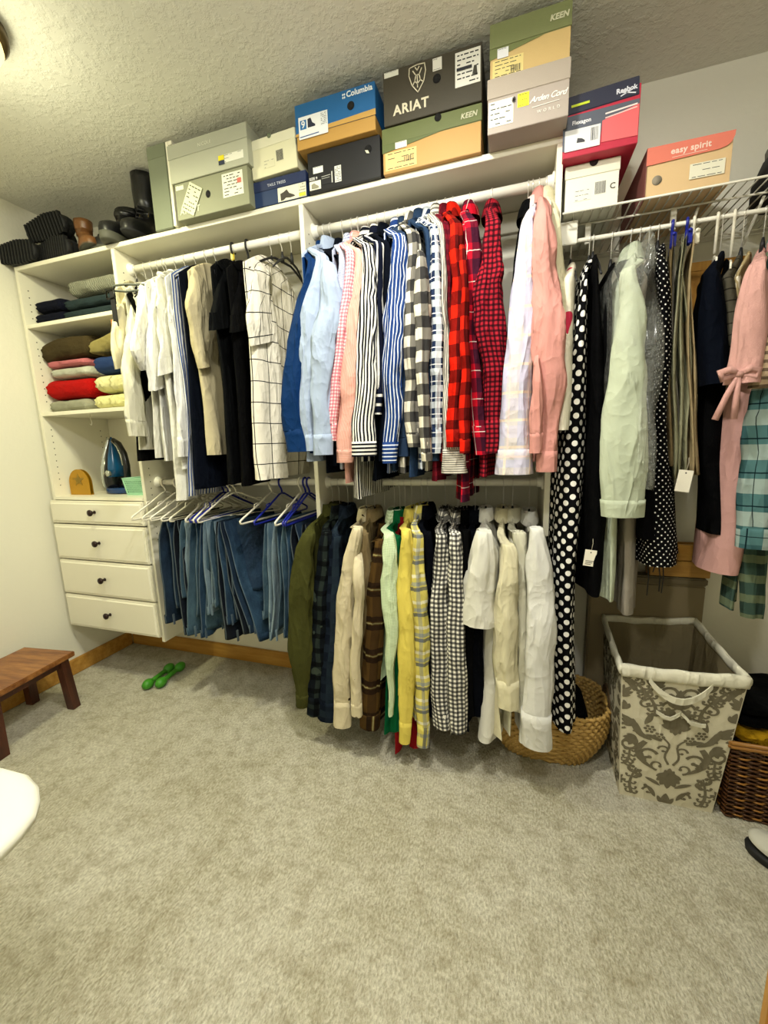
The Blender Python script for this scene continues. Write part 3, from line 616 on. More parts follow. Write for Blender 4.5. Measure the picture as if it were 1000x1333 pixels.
S('L', 'L2', 'the yellow and blue plaid shirt', 'yellow, blue and grey plaid shirt right of the plain yellow one', 'f_yelplaid', 549, 664, (545, 930), [[(544, 700, 14), (544, 750, 20), (547, 830, 22), (550, 900, 18), (551, 970, 14)]], ys=-.51)
S('L', 'L2', 'the black shirt beside the gingham', 'plain black shirt left of the black and white gingham shirts', 'f_midnight', 557, 664, (560, 945), [[(557, 700, 12), (558, 780, 14), (561, 860, 12), (561, 930, 12)]], ys=-.48, cuff=False)
S('L', 'L2', 'the left gingham shirt', 'black and white gingham shirt, left one of the gingham pair', 'f_gingham', 580, 668, (578, 942), [[(575, 700, 14), (571, 760, 20), (571, 830, 24), (573, 900, 22), (575, 944, 22)]], ys=-.50, cuff=False)
S('L', 'L2', 'the right gingham shirt', 'black and white gingham shirt, right one of the gingham pair', 'f_gingham', 596, 670, (592, 948), [[(594, 700, 14), (593, 760, 18), (594, 830, 22), (595, 900, 24), (596, 950, 20)]], ys=-.515, cuff=False)
S('L', 'L2', 'the black shirt beside the right gingham', 'black shirt between the gingham pair and the white short-sleeve shirt', 'f_black', 608, 670, (612, 945), [[(607, 700, 10), (608, 800, 14), (610, 930, 14)]], ys=-.49, cuff=False)
S('L', 'L2', 'the midnight blue shirt', 'midnight blue shirt hidden behind the white short-sleeve shirt', 'f_midnight', 619, 670, (620, 945), [[(618, 700, 10), (620, 800, 16), (622, 930, 16)]], ys=-.47, cuff=False)
S('L', 'L2', 'the white short-sleeve shirt', 'white short-sleeve shirt with wide flared sleeve, left of the white group', 'f_white', 633, 668, (640, 960), [[(632, 695, 20), (628, 730, 34), (623, 770, 44), (622, 812, 48)]], kind='short', ys=-.52, bodypath=[(640, 720, 20), (640, 800, 32), (638, 880, 34), (632, 984, 32)])
S('L', 'L2', 'the ivory shirt', 'ivory long-sleeve shirt, second of the white shirts in the lower bay', 'f_ivory', 656, 668, (655, 955), [[(664, 715, 16), (660, 780, 28), (658, 850, 28), (662, 920, 24)]], ys=-.52)
S('L', 'L2', 'the off-white shirt', 'off-white shirt squeezed between two whiter shirts in the lower bay', 'f_white2', 668, 668, (672, 950), [[(677, 700, 14), (680, 780, 16), (680, 860, 16), (676, 925, 16)]], ys=-.49, cuff=False)
S('L', 'L2', 'the rightmost white shirt', 'white long-sleeve shirt with big cuff, rightmost in the lower middle bay', 'f_snow', 690, 672, (690, 960), [[(698, 690, 18), (702, 740, 30), (704, 800, 34), (701, 880, 34), (697, 970, 36)]], ys=-.53, ht=(.014, .03), wob=.07)
# ---- right section on the wire shelf
S('R', 'R', 'the cream floral blouse', 'cream sleeveless blouse with pink-red flowers, leftmost under the wire shelf', 'f_floral', 744, 350, (738, 560), collar=False, hw=.19, ht=(.016, .03), name='blouse', cat='blouse', bodypath=[(741, 360, 22), (738, 430, 26), (735, 550, 24)])
S('R', 'R', 'the polka-dot dress', 'long black dress with large white polka dots', 'f_polka', 768, 345, (735, 945), collar=False, hw=.18, name='dress', cat='dress', ht=(.02, .04), fold=.004, bodypath=[(764, 352, 8), (759, 400, 16), (757, 440, 22), (752, 500, 30), (750, 545, 33), (746, 600, 37), (741, 660, 38), (735, 750, 31), (733, 850, 31), (735, 943, 31)], k=60)
S('R', 'R', 'the long black trousers', 'long plain black trousers with a small price tag right of the dotted dress', 'f_black', 773, 340, (772, 772), collar=False, hw=.18, name='trousers', cat='trousers', bodypath=[(774, 350, 10), (777, 450, 20), (778, 560, 30), (776, 660, 36), (770, 768, 22)])
S('R', 'R', 'the black camisole', 'black camisole with thin straps left of the mint shirt', 'f_black', 797, 350, (792, 560), collar=False, hw=.17, name='camisole', cat='top', bodypath=[(795, 356, 10), (793, 420, 16), (790, 550, 20)])
S('R', 'R', 'the mint cotton shirt', 'pale mint green cotton shirt with long sleeve, largest pale shirt under the wire shelf', 'f_mint', 822, 338, (800, 780), [[(818, 356, 18), (824, 400, 28), (818, 470, 40), (812, 560, 50), (810, 630, 52), (811, 672, 48)]], ys=-.53, wob=.06, bodypath=[(812, 380, 30), (802, 500, 30), (794, 640, 20), (786, 788, 14)], hw=.17)
S('R', 'R', 'the taupe cardigan', 'grey-taupe cardigan hanging low behind the mint shirt', 'f_taupe', 834, 345, (812, 800), collar=False, name='cardigan', cat='cardigan', hw=0.15, bodypath=[(832, 400, 20), (820, 600, 26), (815, 700, 26), (811, 802, 22)], a=-10)
S('R', 'R', 'the black pin-dot dress', 'black dress with tiny white pin dots and hanging tie strings', 'f_smalldot', 858, 326, (850, 735), collar=False, hw=0.17, name='dress', cat='dress', k=50, bodypath=[(858, 334, 20), (863, 380, 24), (864, 450, 22), (857, 540, 24), (857, 620, 34), (850, 732, 54)], a=-12)
S('R', 'R', 'the plain black dress', 'plain black dress between the mint shirt and the pin-dot dress', 'f_black', 846, 330, (838, 700), collar=False, hw=0.17, name='dress', cat='dress', bodypath=[(846, 340, 16), (848, 420, 18), (842, 540, 24), (835, 690, 30)], a=-12)
S('R', 'R', 'the grey quilted vest', 'black and grey quilted vest right of the navy trousers', 'f_quilt', 957, 340, (958, 480), collar=False, hw=0.14, name='vest', cat='vest', bodypath=[(955, 352, 18), (960, 400, 30), (962, 478, 26)], hanger='plastic', hcol=WPL, hanglabel='white plastic hanger holding the grey quilted vest', a=-20)
S('R', 'R', 'the snake print blouse', 'tan and brown snake-print blouse left of the pink knit dress', 'f_snake', 970, 335, (970, 500), collar=False, hw=0.13, name='blouse', cat='blouse', bodypath=[(972, 350, 12), (970, 420, 20), (966, 500, 22)], a=-22)
S('R', 'R', 'the pink knit dress', 'long pink knit dress with waist bow, under the right end of wire shelf', 'f_pinkknit', 998, 322, (940, 750), [[(986, 350, 18), (981, 400, 30), (974, 450, 34), (966, 500, 36)]], collar=False, kind='short', ys=-.54, hw=0.14, name='dress', cat='dress', ht=(.02, .05), fold=.012, bodypath=[(992, 380, 28), (976, 460, 46), (960, 560, 52), (950, 660, 58), (940, 752, 54)], a=-25)
S('R', 'R', 'the teal plaid shirt', 'teal and white plaid shirt at the right picture edge, behind the pink dress', 'f_teal', 1022, 320, (990, 700), [[(1000, 500, 26), (994, 570, 36), (986, 640, 38), (984, 712, 38)]], ys=-.50, collar=True, a=-24, hw=0.15)
S('R', 'R', 'the green plaid flannel', 'dull green plaid flannel hanging lowest behind the teal plaid shirt', 'f_dkgreen', 1010, 330, (975, 800), [[(985, 640, 16), (980, 720, 26), (976, 802, 24)]], ys=-.44, collar=False, cuff=False, a=-24, hw=0.13)
S('R', 'R', 'the tan striped top', 'tan top with brown stripes at the right picture edge', 'f_tanstripe', 1035, 320, (995, 560), [[(1008, 430, 30), (1000, 480, 36), (990, 505, 26)]], ys=-.53, kind='short', collar=False, name='top', cat='top', a=-24, hw=0.13)
# ---- folded trousers over plastic hangers
def drape(rod, gk, label, mats, hx, path, a=0, hw=.19, ys=-.46, top=.155, lobes=2, hangcol=WPL, hanglabel='', name='jeans', cat='jeans', band=True, style='plastic', lens=None, fold=.004):
    SEED[0] += 1; sd = SEED[0]; yr, zr, _, rr = RODS[rod]; xr = rodx(rod, hx); a = math.radians(a)
    pts = [at(p[0], p[1], y=ys) for p in path]; wd = [p[2]*dep(q)/CF for p, q in zip(path, pts)]
    g = thing(name, label, cat, (xr, yr, pts[-1].z), GROUPS[gk])
    zt = zr-top; pts[0].z = min(pts[0].z, zt)
    lens = lens or [1]*lobes
    for l in range(lobes):
        ze = zt+(pts[-1].z-zt)*lens[l]; rows = []; n = 22
        for i in range(n+1):
            q = i/n; z = zt+(ze-zt)*q
            for p, p2, u, v in zip(pts, pts[1:], wd, wd[1:]):
                if p2.z <= z: break
            f = min(max((p.z-z)/(p.z-p2.z+1e-6), 0), 1.2); X = p.x+(p2.x-p.x)*f; w_ = (u+(v-u)*f)
            lw = w_/lobes; off = (l-(lobes-1)/2)*lw
            k0 = min(1, .25+q*5)
            h_ = hw*(1-.10*q)*(.995 if q else .97)-.012*l
            rows.append((z+.004*(q == 0), h_, max(lw*.46, .004)*k0, X-xr-math.sin(a)*h_+off*k0+.003*math.sin(q*9+sd+l*2), .4+q))
        mb = MB(); slabmesh(mb, xr, yr, a, rows, N=36, fold=fold, seed=sd+l*.4, k=24, capb=True)
        mb.build('leg', MATS[mats[l % len(mats)]], g)
        if band and l == 0:
            rows = [(ze+.040-.01*j, rows[-1][1]+.003, rows[-1][2]+.003, rows[-1][3], rows[-1][4]) for j in range(5)]
            mb = MB(); slabmesh(mb, xr, yr, a, rows, N=36, fold=fold, seed=sd+l*.4, k=24, capb=True)
            wb = mb.build('waistband', MATS[mats[l % len(mats)]], g)
            for s in (hw*.82, hw*.3):
                e = Vector((math.sin(a), -math.cos(a), 0)); c = Vector((xr+rows[0][3], yr, ze+.02))+e*s
                MB().box(c.x+rows[0][2]-.001, c.x+rows[0][2]+.005, c.y-.005, c.y+.005, c.z-.026, c.z+.026, .001).build('belt_loop', MATS[mats[l % len(mats)]], wb)
    if style == 'clip':
        hh = thing('trouser_hanger', hanglabel, 'hanger', (xr, yr, zr+rr), 'hangers on the wire shelf rod'); e = Vector((math.sin(a), -math.cos(a), 0)); T_ = Matrix.Translation((xr, yr, zr)) @ Matrix.Rotation(a, 4, 'Z')
        MB().tube(hook_pts(rr+.005, top-.03), .0042, 8, M=T_).build('hook', hangcol, hh)
        cpt = Vector((xr, yr, zt+.012)); MB().tube([cpt-e*hw*.9, cpt+Vector((0, 0, .02)), cpt+e*hw*.9], .0045, 8).build('bar', hangcol, hh)
        for s in (.8, -.8):
            q = cpt+e*hw*s; MB().box(q.x-.005, q.x+.005, q.y-.010, q.y+.010, zt-.02, zt+.018, .002).build('clip', hangcol, hh)
    elif hangcol: make_hanger(rod, xr, zt+.107, a, hanglabel, style, hw=.205, col=hangcol, group='hangers holding jeans' if rod == 'L' else 'hangers on the wire shelf rod')
    return g
J = [('dark indigo jeans with visible belt loops, leftmost on the lower left rod', ['j_indigo', 'j_indigo'], 214, [(214, 675, 30), (217, 740, 32), (222, 814, 32)], 'w', 1.0),
     ('black jeans behind the leftmost dark indigo pair', ['j_dark', 'j_dark'], 230, [(228, 675, 14), (232, 760, 18), (240, 828, 22)], 'w', 1),
     ('faded blue jeans, second visible pair from the drawers', ['j_mid', 'j_light'], 243, [(238, 678, 12), (236, 730, 14), (238, 780, 12)], 'w', 1),
     ('mid blue jeans with soft creases, third pair from the drawers', ['j_mid', 'j_mid'], 256, [(252, 678, 16), (250, 740, 18), (248, 830, 22)], 'w', 1),
     ('washed blue jeans with rolled end, fourth pair from the drawers', ['j_blue', 'j_mid'], 266, [(264, 678, 12), (262, 740, 14), (262, 832, 16)], 'w', 1),
     ('pale faded jeans with folded cuff, lightest pair in the left group', ['j_light', 'j_light'], 277, [(266, 680, 10), (268, 740, 14), (271, 802, 18)], 'w', 1),
     ('slate blue jeans between the palest pair and a darker pair', ['j_mid', 'j_light'], 286, [(276, 680, 10), (280, 740, 12), (285, 806, 12)], 'w', 1),
     ('deep blue jeans left of the wide tilted pair', ['j_blue', 'j_indigo'], 296, [(285, 678, 14), (292, 740, 20), (298, 815, 26)], 'b', 1),
     ('wide tilted blue jeans showing waistband and belt loops', ['j_blue', 'j_indigo'], 306, [(281, 678, 16), (296, 730, 20), (317, 792, 24)], 'w', 1),
     ('black trousers hanging lowest, just left of the wide tilted jeans', ['j_dark', 'j_dark'], 290, [(284, 680, 10), (290, 760, 20), (304, 836, 42)], 'b', 1),
     ('navy jeans whose long leg shows below the wide tilted pair', ['j_indigo', 'j_blue'], 298, [(288, 682, 10), (306, 760, 16), (330, 838, 20)], 'w', 1),
     ('light blue jeans just left of the blue hangers group', ['j_mid', 'j_light'], 353, [(346, 680, 9), (345, 740, 10), (346, 830, 12)], 'w', 1),
     ('pale blue jeans on a blue plastic hanger', ['j_light', 'j_mid'], 366, [(357, 680, 14), (356, 740, 14), (356, 836, 14)], 'b', 1),
     ('grey blue jeans with frayed edge, under the blue hangers', ['j_mid', 'j_blue'], 391, [(370, 682, 12), (370, 750, 14), (370, 832, 14)], 'W', 1),
     ('dark jeans at the right end of the lower left rod', ['j_dark', 'j_indigo'], 397, [(382, 678, 14), (386, 740, 18), (388, 800, 18)], 'b', 1),
     ('darkest jeans tucked against the divider panel', ['j_dark', 'j_dark'], 402, [(394, 676, 12), (398, 740, 14), (400, 790, 14)], 'b', 1)]
words = ['holding the leftmost indigo jeans', 'holding the black jeans beside the leftmost pair', 'holding the faded second pair of jeans', 'holding the creased third pair of jeans', 'holding the washed fourth pair of jeans', 'holding the palest jeans', 'holding the slate jeans', 'holding the deep blue jeans', 'holding the wide tilted jeans', 'holding the lowest black trousers', 'holding the long straight navy jeans', 'holding the light blue jeans in the gap', 'holding the pale blue jeans', 'holding the frayed grey blue jeans', 'holding the dark jeans near the divider', 'holding the jeans touching the divider']
for (lb, ms, hx, pth, hc, _), wd_ in zip(J, words):
    drape('L', 'L1', lb, ms, hx, pth, lens=[1, random.uniform(.82, .97)] if random.random() < .5 else [random.uniform(.84, .97), 1], hangcol=BPL if hc == 'b' else WPL, hanglabel=('blue' if hc == 'b' else 'white')+' plastic hanger '+wd_, a=-38 if 'wide tilted blue' in lb else random.uniform(-8, 5), fold=.007)
drape('R', 'R', 'khaki trousers folded over a hanger, left of the sage pair', ['f_khaki', 'f_grey'], 876, [(878, 345, 10), (878, 450, 16), (884, 608, 26)], name='trousers', cat='trousers', hangcol=BPL, hanglabel='blue and clear plastic hanger holding the khaki trousers', hw=.15, top=.085, style='clip', lobes=2, band=False, a=-14)
drape('R', 'R', 'sage green cargo trousers folded over a hanger with a blank white tag', ['f_sage', 'f_sage'], 895, [(892, 345, 14), (893, 450, 26), (894, 625, 26)], name='trousers', cat='trousers', hangcol=BPL, hanglabel='clear-blue plastic hanger holding the sage trousers', hw=.16, top=.085, style='clip', lobes=3, band=False, a=-14)
drape('R', 'R', 'stone coloured trousers right of the sage pair', ['f_stone', 'f_stone'], 904, [(903, 350, 8), (907, 450, 14), (910, 620, 16)], name='trousers', cat='trousers', hangcol=WPL, hanglabel='white plastic hanger holding the stone trousers', hw=.15, top=.085, style='clip', lobes=2, band=False, a=-14)
S('R', 'R', 'the navy jacket', 'dark navy jacket on a thick white plastic hanger', 'f_navy', 935, 335, (930, 500), collar=False, hw=0.16, name='jacket', cat='jacket', bodypath=[(931, 345, 22), (930, 400, 40), (929, 450, 44), (930, 500, 42)], hanger='plastic', hcol=WPL, hanglabel='thick white plastic hanger holding the navy jacket', fold=.004, a=-17)
S('R', 'R', 'the long black coat', 'long black coat behind the navy jacket', 'f_black', 942, 345, (940, 700), collar=False, hw=0.11, name='coat', cat='coat', bodypath=[(945, 400, 24), (943, 500, 34), (938, 690, 34)], a=-20)
# white jacket tag, price tags, strings, clear garment bag
PAPER = plain('paper_white', '#efe9d8', .7)
def tagcard(label, px, py, w_, h_, y, rot=0, cat='tag', text=None):
    P = at(px, py, y=y); o = local('price_tag', label, cat, P, (0, rot, 0))
    MB().box(-w_/2, w_/2, -.0006, .0006, -h_, 0, .0003).build('card', PAPER, o)
    MB().tube([(0, 0, -.006), (.002, .002, .02), (0, .004, .035)], .0006, 5).build('string', plain('tag_string', '#c9c2ad', .8), o)
    MB().lathe([(.002, 0), (.002, .0004)], n=8, M=Matrix.Translation((0, -.0009, -.008)) @ Matrix.Rotation(PI/2, 4, 'X')).build('eyelet', plain('tag_dark', '#3a362e', .6), o)
    if text:
        for k in range(3): MB().box(-w_*.35, w_*(.35-.1*k), -.0009, -.0006, -h_*(.68+.1*k)-.001, -h_*(.68+.1*k)+.001).build('print_line', plain('tag_dark', '#3a362e', .6), o)
    return o
tagcard('blank white tag hanging below the sage cargo trousers', 894, 612, .036, .062, -.49, .12)
tagcard('small cream price tag on the black trousers', 770, 716, .033, .052, -.50, .1, text=1)
ob = thing('tie_strings', 'thin black tie strings dangling below the pin-dot dress', 'strings', at(855, 775, y=-.45))
for px, p2, b_ in ((843, 842, 775), (851, 850, 745), (857, 858, 770), (863, 861, 772)):
    a_, c_ = at(px, 730, y=-.45), at(p2, b_, y=-.45)
    MB().tube([a_, (a_+c_)/2+Vector((.004, 0, 0)), c_], .0016, 6).build('string', BLK, ob)
bow = at(962, 487, y=-.565); ob = thing('bow', 'pink knit bow tied at the waist of the long pink dress', 'bow', bow)
for s in (-1, 1):
    MB().tube([bow, bow+Vector((s*.02, -.004, .012)), bow+Vector((s*.038, 0, .006)), bow+Vector((s*.034, 0, -.010)), bow], [.006, .010, .011, .009, .005], 8).build('loop', MATS['f_pinkknit'], ob)
    MB().tube([bow, bow+Vector((s*.010-.01, 0, -.05)), bow+Vector((s*.02-.02, 0, -.11))], [.006, .007, .008], 8).build('ribbon', MATS['f_pinkknit'], ob)
MB().lathe([(.001, -.010), (.010, -.006), (.011, .005), (.001, .010)], bow, 10).build('knot', MATS['f_pinkknit'], ob)
# clear plastic garment bag over the mint shirt
t = NT('clear_film'); t.fin(lin('#eef0e6'), .14, t.bump(t.noise(16, 5, t.obj(), .7), .04), Alpha=.13, Specular_IOR_Level=1.0, Coat_Weight=1.0, Coat_Roughness=.08); FILM = t.m
mb = MB(); rings = []
prof = [(828, 322, 8), (828, 335, 40), (826, 360, 66), (822, 400, 72), (822, 450, 78), (824, 520, 72), (826, 580, 56), (832, 632, 30)]
for i in range(34):
    px, py, w_ = interp(prof, i/33); P = at(px, py, y=-.48); ww = w_*dep(P)/CF/2; r = []
    for j in range(40):
        th = 2*PI*j/40; rp = 1+.10*math.sin(5*th+i*.3)+.16*noise.noise(Vector((math.cos(th)*2, math.sin(th)*2, i*.22)))
        r.append(Vector((P.x+ww*math.cos(th)*rp, -.34+(-.235 if math.sin(th) < 0 else .20)*abs(math.sin(th))*rp, P.z)))
    rings.append(r)
mb.loft(rings); ob = mb.build('garment_bag', FILM, None, at(830, 640, y=-.35)); tag(ob, 'torn clear plastic garment bag draped over the mint shirt', 'garment bag')
# extra hangers
def loose(rod, hx, drop, label, style='slim', col=None, a=0, hw=.19, group=None):
    xr = rodx(rod, hx); zr = RODS[rod][1]
    return make_hanger(rod, xr, zr-drop, math.radians(a), label, style, hw=hw, col=col, group=group)
loose('U', 366, .075, 'empty black hanger behind the windowpane-check blouse', a=-10)
loose('U', 378, .085, 'empty slim hanger nearest the divider on the left bay rod', a=8)
loose('U', 213, .09, 'slim black hanger showing its shoulder above the white blouses', a=5)
h = local('hanger_pile', 'grey plastic hanger lying sideways at the left end of the upper left rod', 'hanger', at(160, 374, y=-.49))
MB().tube([(-.05, 0, .0), (-.045, 0, .012), (.0, .01, .014), (.08, .06, .018), (.085, .06, .0), (.0, .01, -.012), (-.05, 0, -.006), (-.05, 0, 0)], .0045, 8).build('frame', GPL, h); h.name = 'clothes_hanger'
c = at(146, 384, y=-.50); h = thing('belt', 'black belt with buckle hanging at the left end of the upper left rod', 'belt', c)
MB().box(c.x-.008, c.x+.016, -.505, -.500, c.z-.12, c.z+.012, .001).build('strap', BLK, h)
MB().tube([c+Vector(v) for v in ((-.022, -.006, -.014), (-.022, -.006, .016), (.02, -.006, .018), (.022, -.006, -.012), (-.022, -.006, -.014))], .0035, 8).build('buckle', plain('gunmetal', '#20211f', .3, metal=.7), h)
# ------------------------------------------------------------------ shoe boxes
def paper(h, r=.55): return plain('card_'+h.strip('#'), h, r, bump=.0002, bs=300)
INK = plain('print_ink', '#2a2a2a', .7)
_txt = []
def textmesh(s, size, M, mat, parent, shear=0, name='lettering', align='LEFT', spacing=1, bold=.0):
    cu = bpy.data.curves.new('lettering', 'FONT'); cu.body = s; cu.size = size; cu.extrude = .0002; cu.shear = shear; cu.align_x = align
    cu.space_character = spacing; cu.offset = bold; cu.resolution_u = 3
    o = bpy.data.objects.new(name, cu); COL.objects.link(o)
    bpy.context.view_layer.update()
    me = bpy.data.meshes.new_from_object(o.evaluated_get(bpy.context.evaluated_depsgraph_get()))
    bpy.data.objects.remove(o); bpy.data.curves.remove(cu)
    me.transform(M @ Matrix.Rotation(PI/2, 4, 'X')); me.materials.clear(); me.materials.append(mat)
    ob = bpy.data.objects.new(name, me); COL.objects.link(ob); ob.parent = parent; return ob
class Box:
    def __init__(s, label, pxl, pxr, py, z0, h, y=-.37, depth=.3, lidh=.035, lid='#888888', body='#999999', rz=0, roll=0, group='shoe boxes', over=.002, side=None):
        a, b = at(pxl, py, y=y), at(pxr, py-.22*(pxr-pxl), y=y); s.w = b.x-a.x; s.h = h
        s.o = local('shoe_box', label, 'shoe box', (a.x, y, z0), (0, roll, rz), group); w_ = s.w; s.d = depth; s.lh = lidh
        s.b = MB().box(over, w_-over, over, depth-over, 0, h-.004 if lidh else h, .001).build('base', paper(body), s.o)
        if lidh: s.l = MB().box(0, w_, 0, depth, h-lidh, h, .0015).build('lid', paper(lid), s.o)
    def y(s, v): return -.0006 if v*s.h > s.h-s.lh else .0014
    def lab(s, u0, u1, v0, v1, col='#e8e6d8', rot=0, name='label', lines=0, yy=None, bars=None):
        y = s.y((v0+v1)/2) if yy is None else yy
        cx, cz = (u0+u1)/2*s.w, (v0+v1)/2*s.h; W_, H_ = (u1-u0)*s.w, (v1-v0)*s.h
        M = Matrix.Translation((cx, y, cz)) @ Matrix.Rotation(rot, 4, 'Y')
        ob = MB().box(-W_/2, W_/2, -.0003, .0003, -H_/2, H_/2, 0, M).build(name, paper(col), s.o)
        if lines:
            mb = MB(); rr = random.Random(int(u0*100+v0*1000))
            for k in range(lines):
                z = H_*(.40-.8*k/max(lines-1, 1)); x = -W_*.42
                while x < W_*.4:
                    l = W_*rr.uniform(.08, .25); x2 = min(x+l, W_*.42)
                    if rr.random() < .75: mb.box(x, x2, -.0006, -.0003, z-H_*.018, z+H_*.018, 0, M)
                    x = x2+W_*.05
            mb.build('fine_print', INK, ob)
        if bars:
            mb = MB(); x0, x1, z0, z1 = bars; x = x0
            while x < x1:
                t_ = random.choice((.008, .016, .024)); mb.box(W_*(x-.5), W_*(min(x+t_, x1)-.5), -.0006, -.0003, H_*(z0-.5), H_*(z1-.5), 0, M); x += t_+.018
            mb.build('barcode', INK, ob)
        return ob
    def text(s, t_, u, v, size, col='#f0eee6', shear=0, bold=0, sp=1, rot=0, name='lettering', yy=None):
        M = Matrix.Translation((u*s.w, (s.y(v)-.0004) if yy is None else yy, v*s.h)) @ Matrix.Rotation(rot, 4, 'Y')
        return textmesh(t_, size, M, paper(col), s.o, shear, spacing=sp, bold=bold, name=name)
    def hole(s, u, v, r=.012, col='#0a0a0a', sx=1):
        M = Matrix.Translation((u*s.w, s.y(v)-.0003, v*s.h)) @ Matrix.Rotation(PI/2, 4, 'X') @ Matrix.Scale(sx, 4, (1, 0, 0))
        return MB().lathe([(r, 0), (r, .0006)], n=24, M=M).build('finger_hole', paper(col, .9), s.o)
    def shape(s, pts, col, name='emblem', yy=None):
        y = -.0008 if yy is None else yy
        M = Matrix.Translation((0, y, 0))
        return MB().poly([(u*s.w, v*s.h) for u, v in pts], .0004, M).build(name, paper(col), s.o)
    def strip(s, pts, wd, col, name='emblem', yy=-.001):
        mb = MB(); P = [(u*s.w, v*s.h) for u, v in pts]
        for a, b in zip(P, P[1:]):
            d = Vector((b[0]-a[0], 0, b[1]-a[1])); L = d.length; n = Vector((-d.z, 0, d.x)).normalized()*wd/2; d.normalize()
            A = Vector((a[0], yy, a[1]))-d*wd*.3; B = Vector((b[0], yy, b[1]))+d*wd*.3
            mb.quadmesh([A+n, A-n, B-n, B+n], [(0, 1, 2, 3)], None, False)
        return mb.build(name, paper(col), s.o)
T = ZT+.0005
G1 = 'shoe boxes on the top shelves'
# tall carton and white board left of the grey boxes
c = at(192, 240, y=-.30).x
o = local('storage_carton', 'plain grey-green tall carton standing left of the grey shoe boxes', 'carton', (.922, -.37, T))
MB().box(0, .092, 0, .27, 0, .300, .002).build('carton', paper('#747b66'), o); MB().box(-.001, .093, -.001, .271, .255, .303, .002).build('lid', paper('#6f7661'), o)
o = local('white_board', 'narrow white board standing on edge at the left end of the grey shoe boxes', 'board', (1.022, -.375, T))
MB().box(0, .014, 0, .34, 0, .298, .001).build('board', MEL, o); MB().box(.014, .030, .0, .34, .284, .298, .001).build('top_flange', MEL, o)
b = Box('grey-green shoe box lettered AR with slanted paper label, bottom of the left stack', 226, 322, 240, T, .127, y=-.40, lidh=0, body='#888a70', group=G1)
b.w_ = b.w; b.hole(.46, .52, .013, sx=.8); b.text('ARIAT', .05, .14, .030, '#d8dcc0', bold=.0006, sp=1.2)
b.lab(.14, .33, .10, .88, '#d9dcb8', rot=.55, lines=7, yy=-.0014); b.lab(.66, .93, .30, .92, '#e6e6d4', lines=7); b.lab(.02, .13, .82, .94, '#e2e4cc', lines=1)
b.lab(.86, .91, .60, .72, '#c9695c', yy=-.0009, name='red_mark')
b = Box('light grey shoe box with small yellow and navy label, on the AR box', 221, 324, 232, T+.128, .130, y=-.405, lidh=.050, lid='#a5a796', body='#b0b29f', group=G1)
b.text('NICOLE', .40, .74, .016, '#d9dbc9', sp=1.1); b.lab(.68, .94, .16, .36, '#e4e4d6', lines=3); b.lab(.64, .71, .24, .36, '#e8d81c', yy=-.0002, name='yellow_mark'); b.lab(.64, .71, .13, .23, '#1f2b44', yy=-.0002, name='navy_mark')
b = Box('navy blue shoe box with ankle boot picture, under the cream box', 324, 398, 240, T, .085, y=-.365, lidh=.036, lid='#14254c', body='#173058', group=G1)
b.text('TAILS TREES', .33, .70, .013, '#cfd3dc', sp=1.1)
b.lab(.50, .86, .02, .56, '#dcdac6', lines=0); b.lab(.86, .99, .02, .56, '#d2d1ba', lines=5); b.lab(.87, .98, .05, .17, '#c4cc3c', yy=-.0002, name='green_mark')
b.shape([(.55, .05), (.545, .32), (.60, .36), (.66, .44), (.70, .28), (.78, .18), (.80, .12), (.72, .10), (.64, .13), (.60, .06)], '#3b3730', 'boot_picture', .0004)
b = Box('cream shoe box with notched tilted lid and barcode, on the navy box', 327, 387, 215, T+.088, .125, y=-.375, lidh=.034, lid='#e0dec3', body='#dcd9b8', roll=-.035, group=G1)
b.lab(.28, .52, .20, .40, '#d9d6b6', lines=3, name='faint_print'); b.lab(.56, .72, .28, .58, '#d8d5b5', bars=(.05, .95, .05, .95)); b.hole(.46, .985, .008, '#6f7860')
b = Box('black shoe box with white labels, under the blue and tan box', 401, 496, 238, T, .125, y=-.375, lidh=0, body='#0e0f12', group=G1)
b.hole(.84, .72, .0125, '#030303'); b.shape([(.80, .70), (.82, .62), (.86, .60), (.84, .68)], '#cfcdb6', 'tissue', -.0016)
b.lab(.08, .22, .46, .62, '#dfe2dc', lines=1); b.lab(.02, .18, .06, .28, '#e8e6d2'); b.lab(.38, .47, .12, .52, '#d8d8cf', lines=9)
b.shape([(.05, .09), (.05, .19), (.09, .22), (.11, .18), (.15, .13), (.15, .09)], '#8d8a74', 'boot_picture', -.0011); b.text('SIZE 9', .02, .31, .012, '#d8d8d2', bold=.0003)
b.lab(.20, .33, .14, .36, '#16171b', lines=0); mbx = b.strip([(.20, .33), (.32, .34)], .002, '#b8b8b0'); b.strip([(.20, .28), (.31, .285)], .0015, '#b8b8b0'); b.strip([(.345, .40), (.345, .14)], .004, '#c8c8c0')
b = Box('blue and tan shoe box with large size nine label, on the black box', 385, 489, 170, T+.128, .136, y=-.395, lidh=.095, lid='#17609a', body='#b98f47', group=G1)
b.shape([(-.001, .30), (1.001, .30), (1.001, .43), (-.001, .36)], '#c2994f', 'tan_band', -.0006)
b.text('Columbia', .66, .83, .0235, '#e6ecef', bold=.0006); b.hole(.71, .63, .0125)
for q in range(4):
    an = q*PI/2+PI/4; b.shape([(.628+.014*math.cos(an)*1.0+.010*math.cos(an+k*PI/2+PI/4), .872+.045*math.sin(an)+.028*math.sin(an+k*PI/2+PI/4)) for k in range(4)], '#e6ecef')
lb = b.lab(.045, .42, .21, .70, '#e9ecec', yy=-.0012); b.lab(.065, .145, .42, .62, '#1f6cab', yy=-.0017, name='size_square')
M = Matrix.Translation((.08*b.w, -.0023, .45*b.h)); textmesh('9', .030, M, paper('#f2f2ee'), b.o, bold=.0005)
